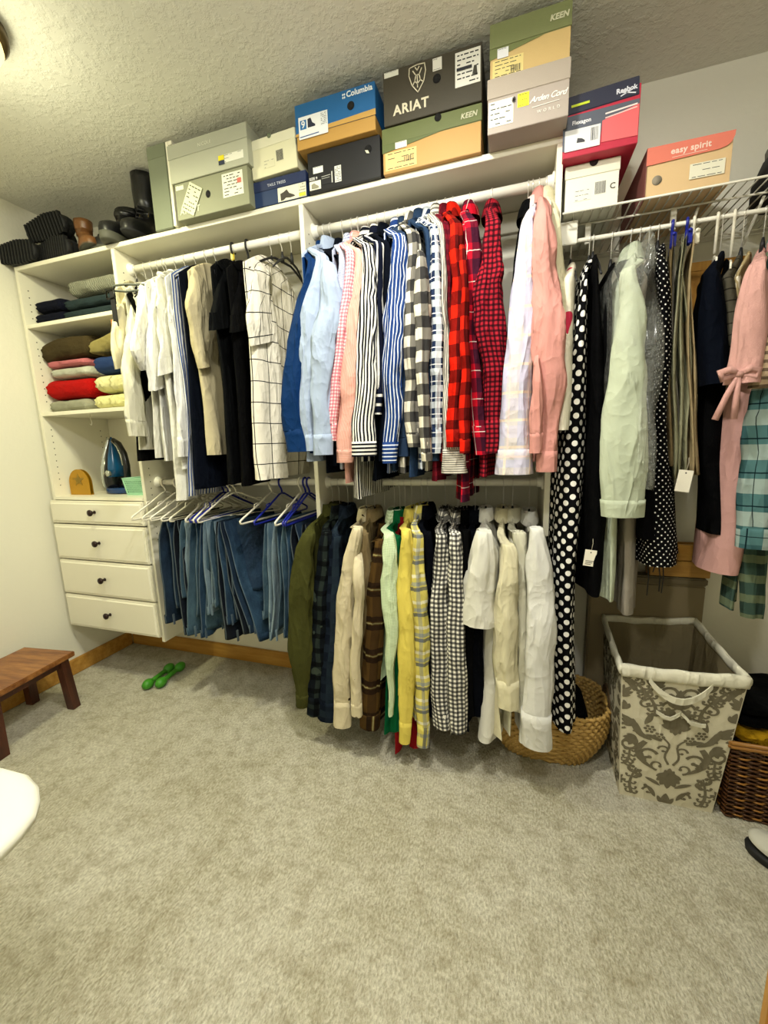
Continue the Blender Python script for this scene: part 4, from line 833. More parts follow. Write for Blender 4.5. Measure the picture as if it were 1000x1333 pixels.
b.shape([(.165, .43), (.165, .62), (.205, .63), (.225, .52), (.26, .47), (.26, .43)], '#23283c', 'boot_picture', -.0022); b.strip([(.06, .26), (.30, .27)], .003, '#24508c', yy=-.0018); b.lab(.33, .41, .40, .68, '#dfe3e3', yy=-.0016, lines=7)
b = Box('green and tan shoe box with lettered lid, bottom of the third stack', 498, 627, 205, T, .132, y=-.378, lidh=.048, lid='#5d6634', body='#b98f4c', group=G1)
b.shape([(.0, .60), (.0, .67), (.60, .67)], '#55602f', 'green_band', .0008); b.shape([(.0, .46), (.0, .68), (.75, .68)], '#56612f', 'green_band', .0004)
b.lab(.03, .36, .06, .46, '#d8bd78', lines=4, bars=(.6, .9, .3, .6)); b.lab(.14, .26, .50, .64, '#e2e0d4', lines=1, yy=.0)
b.text('KEEN', .80, .76, .020, '#b9b89a', bold=.0006, shear=.2, sp=1.05)
b.hole(.58, .93, .011)
b = Box('dark olive-brown shoe box with shield emblem and large white lettering', 499, 628, 150, T+.134, .152, y=-.385, lidh=0, body='#3d382a', group=G1)
b.text('ARIAT', .11, .16, .038, '#d9d2b8', bold=.0012, sp=1.12)
sh_ = [(.30, .92), (.37, .94), (.44, .93), (.45, .80), (.43, .62), (.37, .45), (.31, .60), (.28, .78), (.285, .91)]
b.strip(sh_+[sh_[0]], .0028, '#d9d2b8'); b.strip([(.32, .85), (.35, .76), (.34, .66), (.32, .60)], .003, '#d9d2b8'); b.strip([(.41, .86), (.385, .76), (.395, .66), (.42, .62)], .003, '#d9d2b8')
b.strip([(.35, .76), (.385, .76)], .003, '#d9d2b8'); b.strip([(.34, .66), (.365, .60), (.395, .66)], .003, '#d9d2b8'); b.strip([(.365, .76), (.367, .54)], .003, '#d9d2b8'); b.strip([(.345, .90), (.365, .84), (.385, .90)], .003, '#d9d2b8')
b.lab(.02, .17, .88, .98, '#dcdccf', lines=1); b.lab(.52, .61, .74, .96, '#e2e0d6', lines=2); b.hole(.56, .60, .0125); b.lab(.74, .98, .33, .93, '#e6e5dc', lines=7)
b.lab(.755, .90, .60, .65, '#20242e', yy=-.0012, name='dark_bar'); b.shape([(.905, .48), (.92, .62), (.945, .62), (.95, .50), (.955, .47)], '#3a382f', 'boot_picture', -.0014)
b = Box('mauve-grey shoe box with yellow sticker and cursive lettering, bottom right stack', 634, 741, 170, T, .140, y=-.440, depth=.33, lidh=.052, lid='#a69a8c', body='#a69a90', group=G1)
b.text('Arden Cord', .53, .38, .0205, '#ece9e2', shear=.45, bold=.0004, sp=.92); b.strip([(.56, .29), (.88, .31)], .0015, '#ece9e2', yy=.0004); b.text('WORLD', .62, .17, .011, '#ece9e2', sp=1.9)
b.lab(.02, .33, .12, .58, '#dedccf', lines=5); b.lab(.38, .52, .36, .60, '#f0e626', lines=3, name='yellow_sticker')
for k in range(4):
    an = k*PI/4; b.strip([(.335-.022*math.cos(an), .52-.05*math.sin(an)), (.335+.022*math.cos(an), .52+.05*math.sin(an))], .003, '#3c322a', yy=.0004)
b = Box('tan shoe box with green lettered lid touching the ceiling, top right stack', 637, 742, 120, T+.142, .143, y=-.425, depth=.33, lidh=.062, lid='#737a4c', body='#c8ab70', group=G1)
b.shape([(.0, .38), (.0, .56), (.68, .56)], '#6b7442', 'green_band', .0006); b.text('KEEN', .74, .73, .019, '#c9c8a8', bold=.0008, shear=.2, sp=1.05)
b.lab(.04, .43, .04, .36, '#dcc982', lines=5, bars=(.6, .92, .15, .5)); b.lab(.10, .24, .37, .54, '#dfe0e2', lines=1, yy=.0)
# boxes on the wire shelf
TW = ZW+.006
G2 = 'shoe boxes on the wire shelf'
b = Box('white shoe box with barcode and sideways C mark, on the wire shelf beside the panel', 734, 805, 280, TW, .128, y=-.345, lidh=.036, lid='#e2dfca', body='#e6e4d6', group=G2, depth=.29)
b.hole(.52, .99, .012, '#251818'); b.lab(.56, .76, .30, .56, '#e2e0d2', bars=(.02, .98, .02, .98)); b.lab(.18, .50, .22, .46, '#e3e1d3', lines=3, name='faint_print'); b.text('C', .83, .36, .022, '#55524a', bold=.0004)
b = Box('navy and red shoe box with slanted dark lid, on top of the white box', 732, 832, 200, TW+.130, .150, y=-.385, lidh=.046, lid='#23263c', body='#b8203c', group=G2, depth=.33)
b.l.rotation_euler = (0, -.05, 0); b.l.location = (0, 0, .004)
b.shape([(.0, .12), (.0, .70), (.98, .72), (.98, .62), (.52, .50), (.5, .14)], '#555a68', 'grey_panel', .0006); b.shape([(.52, .14), (.52, .50), (.98, .64), (.98, .12)], '#e06468', 'coral_panel', .0005)
b.strip([(.56, .60), (.95, .64)], .004, '#f0dcd8', yy=-.0004); b.strip([(.56, .53), (.95, .59)], .003, '#f0c8c4', yy=-.0004)
b.lab(.03, .50, .10, .46, '#e0e0e0', yy=-.0002, bars=(.74, .95, .3, .9)); b.text('Flexagon', .12, .54, .014, '#e8e8ec', bold=.0004, yy=-.0002)
b.shape([(.19, .22), (.20, .30), (.26, .28), (.30, .24), (.30, .21)], '#3a3a40', 'shoe_picture', -.0010)
b.text('Reebok', .68, .87, .0165, '#d8dae4', bold=.0006, rot=-.05); b.strip([(.74, .82), (.90, .90)], .003, '#d8dae4', yy=-.0016); b.strip([(.74, .88), (.92, .82)], .003, '#d8dae4', yy=-.0016); b.lab(.10, .34, .84, .88, '#c6d62c', yy=-.0012, name='lime_strip', rot=-.04)
b = Box('peach shoe box with coral curved flap lettered in white, centre of the wire shelf', 838, 950, 272, TW, .128, y=-.345, lidh=0, body='#d9b98a', group=G2, depth=.29)
b.shape([(-.003, .66), (-.003, 1.0), (1.003, 1.0), (1.0, .92), (.97, .80), (.92, .74), (.84, .71)], '#e07a66', 'coral_flap', -.0012)
MB().box(-.001, b.w+.001, -.001, b.d+.001, b.h, b.h+.002).build('coral_top', paper('#e07a66'), b.o); MB().box(-.0015, .0005, -.001, b.d, 0, b.h+.001).build('dark_side', paper('#7c4a44'), b.o)
b.text('easy spirit', .28, .80, .0215, '#f0d6c8', bold=.0006, sp=1.08, yy=-.0016); b.lab(.52, .92, .22, .52, '#e6e2cc', lines=3, yy=-.0004); b.hole(.14, .34, .0125, '#8d8474')
b.strip([(.30, .73), (.70, .745)], .0012, '#f0d6c8', yy=-.0018)

# ------------------------------------------------------------------ footwear
def foot_out(th, L, Wd, sx=1, back=.07):
    c_, s_ = math.cos(th), math.sin(th)
    x = c_*L/2; wv = Wd/2*(1+.16*c_ if c_ > 0 else 1+.18*c_)
    return x, s_*wv*(abs(s_)**-.12 if abs(s_) > .01 else 1)
def boot(label, loc, rot, mat, sole, shaft=.12, L=.26, Wd=.088, lug=0, heel=.0, sw=.042, name='ankle_boot', group=None, laces=False, top=1.0, flop=0):
    o = local(name, label, 'boot', loc, rot, group); N = 28
    z0 = .022+heel*.35
    lv = [(z0, 1.0, 1.0, 0), (z0+.02, 1.0, 1.04, 0), (z0+.04, .97, 1.0, 0), (z0+.055, .86, .93, 0), (z0+.07, .66, .86, 1), (z0+.09, .50, .82, 1), (z0+.115, .44, .84, 1)]
    rings = []
    for z, fx, fw, _ in lv:
        r = []
        for j in range(N):
            x, y = foot_out(2*PI*j/N, L, Wd); x = -L/2+(x+L/2)*fx
            r.append(Vector((x, y*fw*(1 if fx > .9 else .5+.5*fw), z+(.008 if fx > .9 and x > L*.3 else 0)*0)))
        rings.append(r)
    zt = z0+.115; ns = max(3, int(shaft/.02))
    for i in range(1, ns+1):
        q = i/ns; r = []
        for j in range(N):
            th = 2*PI*j/N; nz = 1+.06*noise.noise(Vector((math.cos(th)*2, math.sin(th)*2, q*6+L)))
            r.append(Vector((-L/2+.058+sw*1.15*math.cos(th)*nz*(1+.1*q*top)+flop*q*q, sw*math.sin(th)*nz*(1+.1*q*top), zt+shaft*q)))
        rings.append(r)
    last = rings[-1]; c0 = sum(last, Vector())/N
    rings.append([c0+(p-c0)*.90+Vector((0, 0, -.001)) for p in last]); rings.append([c0+(p-c0)*.86+Vector((0, 0, -shaft*.8-.03)) for p in last])
    mb = MB().loft(rings, cap1=True); mb.build('upper', mat, o)
    mb = MB(); r1 = []
    for z, sc in ((heel, .98), (heel+.004, 1.0), (heel*.4+.024, 1.02), (heel*.4+.027, .98)):
        r1.append([Vector((foot_out(2*PI*j/N, L, Wd)[0]*sc, foot_out(2*PI*j/N, L, Wd)[1]*sc, z if foot_out(2*PI*j/N, L, Wd)[0] < -.02 or z > .02 else z-heel*min(1, (foot_out(2*PI*j/N, L, Wd)[0]+.02)/.08))) for j in range(N)])
    mb.loft(r1, cap0=True, cap1=True); so = mb.build('sole', sole, o)
    if heel: MB().lathe([(.030, 0), (.033, heel*.9)], (-L/2+.042, 0, 0), 16).build('heel', sole, o)
    if lug:
        mb = MB()
        for k in range(12):
            x = -L/2+.018+k*(L-.036)/11; wv = Wd*.5*(1-.25*abs(k-6.5)/6)
            mb.box(x-.006, x+.006, -wv*1.06, wv*1.06, -.008, .012, .002)
        mb.build('lugs', sole, o)
    if laces:
        for k in range(5):
            z = z0+.06+k*.018; x = -L/2+.058+sw+.03*(1-k/5)
            MB().tube([(x-.01, -.02, z), (x+.004, 0, z+.004), (x-.01, .02, z)], .0022, 6).build('lace', plain('lace', '#17161a', .8), o)
        for s in (-1, 1): MB().tube([(-L/2+.10, s*.020, z0+.06), (-L/2+.085, s*.026, z0+.15)], .002, 6).build('eyelet_row', plain('brass', '#7a6a44', .4, metal=.8), o)
    return o
BK = plain('black_leather', '#0b0b0d', .32, bump=.0015, bs=30); BKM = plain('black_suede', '#0b0c0e', .8, bump=.001, bs=200); BR = plain('brown_leather', '#6b4523', .4, bump=.0012, bs=60)
RUB = plain('black_rubber', '#0c0d0f', .7); RUBG = plain('grey_rubber', '#46463c', .7)
zt_ = ZT
boot('chunky black lug-sole boot lying on its side at the far left of the top shelf', (.085, -.375, zt_+.051), (-PI/2, 0, .08), BKM, RUB, .03, .24, .10, lug=1, name='winter_boot')
boot('black lug-sole boot turned sole outwards, right of the far-left one', (.275, -.33, zt_+.051), (-PI/2, 0, -.1), BKM, RUB, .03, .22, .10, lug=1, name='winter_boot')
boot('black ribbed-sole boot stacked on the two lug-sole boots', (.24, -.33, zt_+.150), (-PI/2+.15, -.12, .05), BKM, RUB, .03, .24, .10, lug=1, name='winter_boot')
boot('brown leather ankle boot with dark sole, left of the black ankle boots', (.47, -.31, zt_), (0, 0, -.5), BR, RUBG, .065, .22, .085, heel=.03, sw=.040).scale = (.85, .85, .75)
boot('black suede ankle boot with grey sole, behind the brown boot', (.42, -.12, zt_), (0, 0, -.3), BKM, RUBG, .05, .24, .085)
boot('black leather ankle boot, pointed left, in the middle of the boot row', (.60, -.26, zt_), (0, 0, -2.5), BK, RUBG, .085, .24, .09, heel=.02, sw=.050, laces=True).scale = (.95, .95, .82)
boot('black leather ankle boot with pale grey sole beside the tall boot', (.66, -.30, zt_), (0, 0, -1.35), BK, RUBG, .02, .23, .09, heel=.015, sw=.045)
boot('tall black knee boot standing next to the grey carton', (.765, -.28, zt_), (0, 0, -1.5), BK, RUB, .155, .22, .085, heel=.025, sw=.052, name='tall_boot', laces=True)

# ------------------------------------------------------------------ folded clothes on the tower shelves
def folded(label, px0, px1, z0, h, mat, y0=-.325, y1=-.04, layers=2, droop=.0, name='folded_sweater', seed=0, group='folded clothes on the tower shelves', cat='folded clothes', cut=None, tilt=0):
    x0, x1 = at(px0, 0, y=y0).x if False else px0, px1
    g = thing(name, label, cat, ((x0+x1)/2, (y0+y1)/2, z0), group); M_ = mat
    lh = h/layers
    for l in range(layers):
        mb = MB(); rings = []; nx = 22; N = 36; ins = .008*l*random.uniform(.3, 1)
        for i in range(nx+1):
            q = i/nx; e_ = max(.0, 1-abs(2*q-1)**16)**.5; r = []
            x = x0+ins+(x1-x0-2*ins)*q
            hh = lh*.5*(.45+.55*e_)*(1+.12*noise.noise(Vector((q*4, seed, l)))); yc, hy = (y0+y1)/2, (y1-y0)/2*(.86+.14*e_)-.004*l
            zc_ = z0+lh*(l+.5)-droop*max(0, .35-q)*1.6+tilt*(q-.5)
            for j in range(N):
                th = 2*PI*j/N; nzz = .006*noise.noise(Vector((x*16, math.cos(th)*1.4+seed, math.sin(th)+l*3)))
                yy = yc-hy*sg(math.cos(th), .42)+nzz*1.6; zz = zc_+hh*sg(math.sin(th), .62)+nzz*(1 if math.sin(th) > -.3 else 0)*.9
                if math.cos(th) > .6 and abs(math.sin(th)) < .45: yy += .004*math.cos(math.sin(th)*16)
                r.append(Vector((x, yy, max(zz, z0+.0005) if l == 0 and not droop else zz)))
            rings.append(r)
        mb.loft(rings, cap0=True, cap1=True, U=[[j/N*.6 for j in range(N+1)]]*len(rings), V=[x0+(x1-x0)*i/nx for i in range(nx+1)]); mb.build('folded_layer', M_, g)
    return g
def knit(key, c, sc=220, b=.002):
    if key in MATS: return MATS[key]
    t = NT(key); wv = t.new('ShaderNodeTexWave'); wv.inputs['Scale'].default_value = sc*.3; wv.inputs['Distortion'].default_value = 3
    t.put(wv.inputs['Vector'], t.obj()); nz = t.noise(30, 3, t.obj())
    MATS[key] = t.fin(t.mix(t.math('MULTIPLY', nz, .5), lin(c), tuple(x*.6 for x in lin(c)[:3])+(1,)), .95, t.bump(wv.outputs[0], b, .6, t.bump(nz, .008)), Specular_IOR_Level=.15); return t.m
z2, z1 = 1.8635, 1.4435
folded('navy-black knit sweater folded at the left of the upper tower shelf', .062, .25, z2, .12, knit('k_navy', '#0d1020'), seed=1, layers=2)
folded('dark teal-grey sweater folded right of the navy one on the upper tower shelf', .255, .60, z2, .10, knit('k_teal', '#2c3a3c'), seed=2, layers=2)
folded('grey cable-knit sweater lying on the dark teal one', .31, .62, z2+.104, .075, knit('k_cable', '#8a8b7a', 90, .006), seed=3, layers=1)
folded('grey marl sweater at the bottom of the left pile on the lower tower shelf', .062, .33, z1, .062, knit('k_marl', '#a5a58f', 300), seed=4, layers=1)
folded('bright red sweater on the grey marl one', .060, .36, z1+.063, .10, knit('k_red', '#b8120f'), seed=5, layers=1)
folded('pale grey tee folded on the red sweater', .11, .36, z1+.165, .05, knit('k_pale', '#c9cab8', 300), seed=6, layers=1)
folded('pink knit top sticking out above the pale grey tee', .09, .35, z1+.216, .036, knit('k_pink', '#c9747a'), seed=7, layers=1)
folded('brown-olive knit sweater on top of the left pile', .06, .38, z1+.253, .112, knit('k_brown', '#453a22'), seed=8, layers=1, droop=.04)
folded('pale yellow rumpled blouse at the bottom of the right pile', .375, .64, z1, .07, MATS['f_ivory'] if False else fabric('f_lemon', '#dfdb9f', wr=.005), seed=9, layers=1, name='folded_blouse')
folded('pale yellow twisted shirt lying on the rumpled blouse', .40, .64, z1+.077, .085, fabric('f_lemon2', '#e0dca6', wr=.006), seed=10, layers=1, name='folded_shirt')
folded('denim blue sweater on the pale yellow clothes', .40, .64, z1+.165, .085, knit('k_blue', '#2a4070'), seed=11, layers=1)
folded('tan sweater leaning on top of the right pile', .385, .64, z1+.265, .085, knit('k_tan', '#9c9058'), seed=12, layers=1, tilt=.06)
c = at(143, 430, y=-.47); ob = thing('scarf', 'small orange scarf hanging behind the black belt', 'scarf', c)
rows = [(c.z+.045-.012*i, .02, .006+.0008*i, 0, 1) for i in range(9)]
mb = MB(); slabmesh(mb, c.x, c.y+.03, 0, rows, N=20, fold=.003, seed=5); mb.build('cloth', fabric('f_orange', '#c4774a'), ob)
# small wire hook under the lower shelf
c = at(118, 546, y=-.30); ob = thing('wire_hook', 'small white wire hook hanging under the lower tower shelf', 'hook', c)
MB().tube([(c.x, c.y, 1.424), (c.x, c.y, 1.40), (c.x+.008, c.y, 1.385), (c.x, c.y, 1.372), (c.x-.010, c.y, 1.378)], .0018, 8).build('hook', WPL, ob)
# gold arch-shaped stand
GOLD = plain('amber_metal', '#b98a1c', .22, metal=.55, bump=.0005, bs=12)
ar = local('napkin_holder', 'glossy amber arch-shaped holder on the tower counter', 'holder', (.145, -.29, 1.0145), (0, 0, .0)); ar.scale = (1.4, 1.0, 1.4)
pts = [(-.052, 0), (.052, 0)]+[(.052*math.cos(t_), .045+.052*math.sin(t_)) for t_ in [PI*i/18 for i in range(19)]]
MB().poly(pts, .004, Matrix.Identity(4)).build('front_plate', GOLD, ar); MB().poly(pts, .004, Matrix.Translation((0, .014, 0))).build('back_plate', GOLD, ar); MB().box(-.05, .05, .003, .015, 0, .004).build('base', GOLD, ar)
st_ = [(0, .010)]; s5 = []
for k in range(10):
    rr = .030 if k % 2 == 0 else .013; an = PI/2+k*PI/5; s5.append((rr*math.cos(an), .056+rr*math.sin(an)*.8))
MB().poly(s5, .0015, Matrix.Translation((0, -.0015, 0))).build('star_glare', plain('amber_glare', '#8c7226', .3, metal=.6), ar)  # dark star-shaped glare on the gold, put in as a darker raised shape
# steam iron standing on its heel on a blue base
ir = local('steam_iron', 'blue and black steam iron standing upright on the tower counter', 'iron', (.325, -.20, 1.0145), (0, 0, -.15)); ir.scale = (1.08, 1.08, 1.0)
IB = plain('iron_black', '#0c0d12', .25); IBL = plain('iron_blue', '#0e4f7c', .2); ISL = plain('iron_silver', '#b9bdb4', .2, metal=.7)
mb = MB(); rings = []
for i in range(9):
    q = i/8; rings.append([Vector((.085*(1-.15*q*0)*math.cos(t_)*(1-.05*abs(q-.5)), .055*math.sin(t_)*(1-.05*abs(q-.5)), .004+.026*q)) for t_ in [2*PI*j/28 for j in range(28)]])
mb.loft(rings, cap0=True, cap1=True); mb.build('resting_base', plain('iron_base_blue', '#14396b', .25), ir)
def leafring(z, wx, y0, y1, n=24): return [Vector((wx*math.cos(2*PI*j/n), (y0+y1)/2+(y1-y0)/2*math.sin(2*PI*j/n), z)) for j in range(n)]
prof = [(.032, .050), (.05, .056), (.09, .058), (.14, .052), (.19, .040), (.24, .024), (.28, .010), (.30, .002)]
MB().loft([[Vector((-.055+.002+.010*math.cos(2*PI*j/20)+.0*z, wx*math.sin(2*PI*j/20), z)) for j in range(20)] for z, wx in prof], cap0=True, cap1=True).build('sole_plate', ISL, ir)
MB().loft([[Vector((-.030+.040*(wx/.058)*math.cos(2*PI*j/20)*.75, wx*.92*math.sin(2*PI*j/20), z)) for j in range(20)] for z, wx in prof], cap0=True, cap1=True).build('body', IB, ir)
MB().loft([[Vector((-.022+.036*(wx/.058)*math.cos(2*PI*j/20), wx*.80*math.sin(2*PI*j/20), z)) for j in range(20)] for z, wx in prof[2:]], cap0=True, cap1=True).build('water_tank', IBL, ir)
MB().tube([(-.01, 0, .285), (.03, 0, .262), (.062, 0, .21), (.072, 0, .15), (.066, 0, .09), (.045, 0, .05), (.01, 0, .035)], [.011, .014, .015, .015, .016, .018, .018], 12).build('handle', IB, ir)
MB().tube([(-.0, -.014, .275), (.036, -.015, .25), (.060, -.016, .205), (.068, -.016, .15)], .0035, 8).build('trim', ISL, ir)
MB().tube([(-.045, -.040, .06), (-.04, -.046, .12), (-.035, -.036, .19)], .005, 8).build('trim', ISL, ir)
MB().lathe([(.016, 0), (.016, .012), (.010, .015)], (0, 0, 0), 18, Matrix.Translation((.0, -.045, .11)) @ Matrix.Rotation(PI/2, 4, 'X')).build('dial', ISL, ir)
MB().tube([(.05, .02, .03), (.09, .03, .012), (.04, .06, .006), (-.03, .06, .006), (-.02, .03, .006)], .0035, 8).build('cord', IB, ir)
# mint plastic basket with its things
mint = plain('mint_plastic', '#9fd6b4', .4)
bx0, bx1, by0, by1, bz = .445, .625, -.285, -.16, 1.0145
bk = thing('plastic_basket', 'mint green perforated plastic basket on the tower counter beside the iron', 'basket', ((bx0+bx1)/2, (by0+by1)/2, bz))
MB().box(bx0+.012, bx1-.012, by0+.01, by1-.01, bz, bz+.003).build('bottom', mint, bk)
def lattice(nm, P, Wn, Hn, nw_, nh_, th=.002):     # perforated wall: P(u,v)->point
    mb = MB(); 
    def strut(u0, u1, v0, v1):
        a, b_, c_, d_ = P(u0, v0), P(u1, v0), P(u1, v1), P(u0, v1); nrm = (b_-a).cross(d_-a).normalized()*th
        mb.quadmesh([a, b_, c_, d_, a+nrm, b_+nrm, c_+nrm, d_+nrm], [(0, 3, 2, 1), (4, 5, 6, 7), (0, 1, 5, 4), (1, 2, 6, 5), (2, 3, 7, 6), (3, 0, 4, 7)], None, False)
    strut(0, 1, 0, .14); strut(0, 1, .88, 1); strut(0, .06, .14, .88); strut(.94, 1, .14, .88)
    for k in range(1, nw_): u = .06+.88*k/nw_; strut(u-.016, u+.016, .14, .88)
    for k in range(1, nh_): v = .14+.74*k/nh_; strut(.06, .94, v-.030, v+.030)
    return mb.build(nm, mint, bk)
hb = .085
Pf = lambda u, v: Vector((bx0+.012*(1-v)+(bx1-bx0-.024*(1-v))*u, by0+.01*(1-v), bz+hb*v))
lattice('front_wall', Pf, 1, 1, 14, 6)
lattice('back_wall', lambda u, v: Vector((bx0+.012*(1-v)+(bx1-bx0-.024*(1-v))*u, by1-.01*(1-v), bz+hb*v)), 1, 1, 14, 6)
lattice('side_wall', lambda u, v: Vector((bx0+.012*(1-v), by0+.01+(by1-by0-.02)*u, bz+hb*v)), 1, 1, 9, 6)
lattice('side_wall', lambda u, v: Vector((bx1-.012*(1-v), by0+.01+(by1-by0-.02)*u, bz+hb*v)), 1, 1, 9, 6)
MB().tube([(bx0, by0, bz+hb), (bx1, by0, bz+hb), (bx1, by1, bz+hb), (bx0, by1, bz+hb), (bx0, by0, bz+hb)], .0035, 8).build('rim', mint, bk)
o = local('small_box', 'small pale green box standing in the mint basket', 'box', (.53, -.23, bz+.005)); MB().box(0, .05, 0, .03, 0, .135, .002).build('carton', paper('#a9d6b2'), o); MB().box(-.001, .051, -.001, .031, .108, .137, .002).build('lid', paper('#9ccaa6'), o)
o = local('pouch', 'black zip pouch lying in the mint basket', 'pouch', (.505, -.24, bz+.02)); mb = MB()
mb.loft([[Vector((.055+.05*math.sin(PI*q)**.3*(1 if q < .5 else 1)*0+.09*(q-.5), .035*math.sin(PI*q)**.4*math.sin(2*PI*j/16), .04+.035*math.sin(PI*q)**.4*math.cos(2*PI*j/16))) for j in range(16)] for q in [.02+.96*i/12 for i in range(13)]], cap0=True, cap1=True); mb.build('body', BKM, o); MB().tube([(.015, 0, .075), (.095, 0, .075)], .002, 6).build('zip', CHR, o)

# ------------------------------------------------------------------ floor things
# bench
b0, b1 = at(90, 858, z=.29), at(38, 846, z=.29)
rzb = math.atan2(at(0, 915, z=.29).y-b0.y, at(0, 915, z=.29).x-b0.x)
bn = local('wooden_stool', 'low wooden step bench with mitred dark legs beside the left wall', 'bench', (.205, -.775, 0), (0, 0, .12))
WB, WDk = MATS['bench_wood'], MATS['bench_dark']
MB().box(-.15, .15, -.19, .19, .262, .286, .003).build('top', WB, bn)
for x in (-.112, .112): MB().box(x-.009, x+.009, -.165, .165, .225, .2615, .002).build('apron', WDk, bn)
for y in (-.155, .155): MB().box(-.12, .12, y-.009, y+.009, .225, .2615, .002).build('apron', WDk, bn)
for x in (-1, 1):
    for y in (-1, 1):
        vs = []
        for z, e_ in ((0, .012), (.2612, 0)): vs.append([Vector((x*(.112+e_)+dx, y*(.150+e_)+dy, z)) for dx, dy in ((-.019, -.019), (.019, -.019), (.019, .019), (-.019, .019))])
        MB().loft(vs, cap0=True, cap1=True, smooth=False).build('leg', WDk, bn)
# dumbbells
GR = plain('green_neoprene', '#3c8a1c', .45, bump=.0004, bs=400)
for i, (a_, b_, lb) in enumerate((((193, 890), (222, 868), 'green dumbbell on the carpet, the one nearer the left wall'), ((210, 888), (234, 868), 'green dumbbell on the carpet, the right one of the pair'))):
    p, q = at(*a_, z=.026), at(*b_, z=.026); d = (q-p); L = .15; d.normalize(); an = math.atan2(d.y, d.x)
    o = local('dumbbell', lb, 'dumbbell', (p.x, p.y, .0255), (0, 0, an), 'pair of green dumbbells')
    M = Matrix.Rotation(PI/2, 4, 'Y')
    MB().lathe([(.012, 0), (.0125, .05), (.0125, L-.05), (.012, L)], n=16, M=M).build('grip', GR, o)
    for xo in (0, L): MB().lathe([(.004, -.032), (.016, -.028), (.024, -.014), (.0255, 0), (.024, .012), (.017, .024), (.011, .030)] if xo == 0 else [(.011, -.030), (.017, -.024), (.024, -.012), (.0255, 0), (.024, .014), (.016, .028), (.004, .032)], n=20, M=Matrix.Translation((xo, 0, 0)) @ M).build('head', GR, o)
# ironing board
ib = thing('ironing_board', 'white padded ironing board with rounded nose at the lower left edge', 'ironing board', (1.2, -1.6, 0))
N0 = Vector((1.662, -1.502, 0)); ax = Vector((-.8, -.6, 0)).normalized(); pr_ = Vector((ax.y, -ax.x, 0))
out = []
for t_, hw_ in ((0, .0), (.006, .03), (.02, .062), (.05, .10), (.10, .135), (.18, .165), (.3, .185), (.5, .19), (1.15, .19), (1.25, .15), (1.28, .0)): out.append((t_, hw_))
ol = [N0+ax*t_+pr_*h_ for t_, h_ in out]+[N0+ax*t_-pr_*h_ for t_, h_ in reversed(out[1:-1])]
def outline(z, sc): 
    c_ = N0+ax*.6; return [Vector((c_.x+(p.x-c_.x)*sc, c_.y+(p.y-c_.y)*sc, z)) for p in ol]
zi = .70
MB().loft([outline(zi-.022, .985), outline(zi-.018, 1.0), outline(zi-.006, 1.004), outline(zi, .99), outline(zi+.003, .96)], cap0=True, cap1=True).build('padded_cover', plain('board_cover', '#dedccb', .7, bump=.001, bs=40), ib)
MB().loft([outline(zi-.034, .965), outline(zi-.0225, .97)], cap0=True, cap1=True, smooth=False).build('steel_deck', plain('dark_steel', '#4a4034', .4, metal=.4), ib)
for s in (-1, 1):
    MB().tube([N0+ax*.35+pr_*.12*s+Vector((0, 0, zi-.035)), N0+ax*.95+pr_*.12*s+Vector((0, 0, .012))], .010, 10).build('leg', WPL, ib)
    MB().tube([N0+ax*.95+pr_*.09*s+Vector((0, 0, zi-.035)), N0+ax*.40+pr_*.09*s+Vector((0, 0, .012))], .010, 10).build('leg', WPL, ib)
for t_ in (.95, .40): MB().tube([N0+ax*t_-pr_*.14+Vector((0, 0, .011)), N0+ax*t_+pr_*.14+Vector((0, 0, .011))], .011, 10).build('foot_bar', WPL, ib)
# seagrass basket under the white shirts
t = NT('seagrass'); n_ = t.noise(60, 3, t.obj()); n2_ = t.noise(8, 2, t.obj())
MATS['grass'] = t.fin(t.mix(n_, t.mix(n2_, lin('#7a5a22'), lin('#9c7630')), lin('#d0ab62')), .6, t.bump(n_, .002))
sgb = thing('seagrass_basket', 'braided seagrass basket on the carpet under the white shirts', 'basket', (2.49, -.24, 0))
def sup(th, a, b_, p=.55): return sg(math.cos(th), p)*a, sg(math.sin(th), p)*b_
nr = 17
for k in range(nr):
    q = k/(nr-1); z = .010+q*.222; fa = .155+.065*math.sin(min(q*1.25, 1)*PI/2); fb = .105+.05*math.sin(min(q*1.25, 1)*PI/2); mb = MB(); rings = []; NN = 220
    for i in range(NN):
        th = 2*PI*i/NN; x, y = sup(th, fa, fb, .62); x2, y2 = sup(th+.02, fa, fb, .62); nx = Vector((x*fb, y*fa, 0)).normalized()
        ph = 36*th+(PI if k % 2 else 0); rr = .0078*(1+.26*math.sin(ph*2)); c_ = Vector((sgb['_o'][0]+x, sgb['_o'][1]+y, z))+nx*(.0035*math.sin(ph))
        tz = Vector((0, 0, 1)); r = []
        for j in range(7):
            a_ = 2*PI*j/7+ph*.5; r.append(c_+nx*rr*math.cos(a_)*.9+tz*rr*1.05*math.sin(a_))
        rings.append(r)
    rings.append(rings[0]); mb.loft(rings); mb.build('braid_row', MATS['grass'], sgb)
MB().loft([[Vector((sgb['_o'][0]+sup(2*PI*j/40, a, b_, .62)[0], sgb['_o'][1]+sup(2*PI*j/40, a, b_, .62)[1], .006+dz)) for j in range(40)] for a, b_, dz in ((.15, .10, 0), (.15, .10, .008))], cap0=True, cap1=True).build('base', MATS['grass'], sgb)
for s in (1, -1):
    X0 = sgb['_o'][0]+s*.222
    MB().tube([(X0, -.24-.05, .225), (X0+s*.004, -.29, .26), (X0+s*.004, -.26, .285), (X0+s*.004, -.22, .285), (X0+s*.004, -.19, .26), (X0, -.19, .225)], .009, 10).build('handle', plain('dark_seagrass', '#4a3618', .7), sgb)
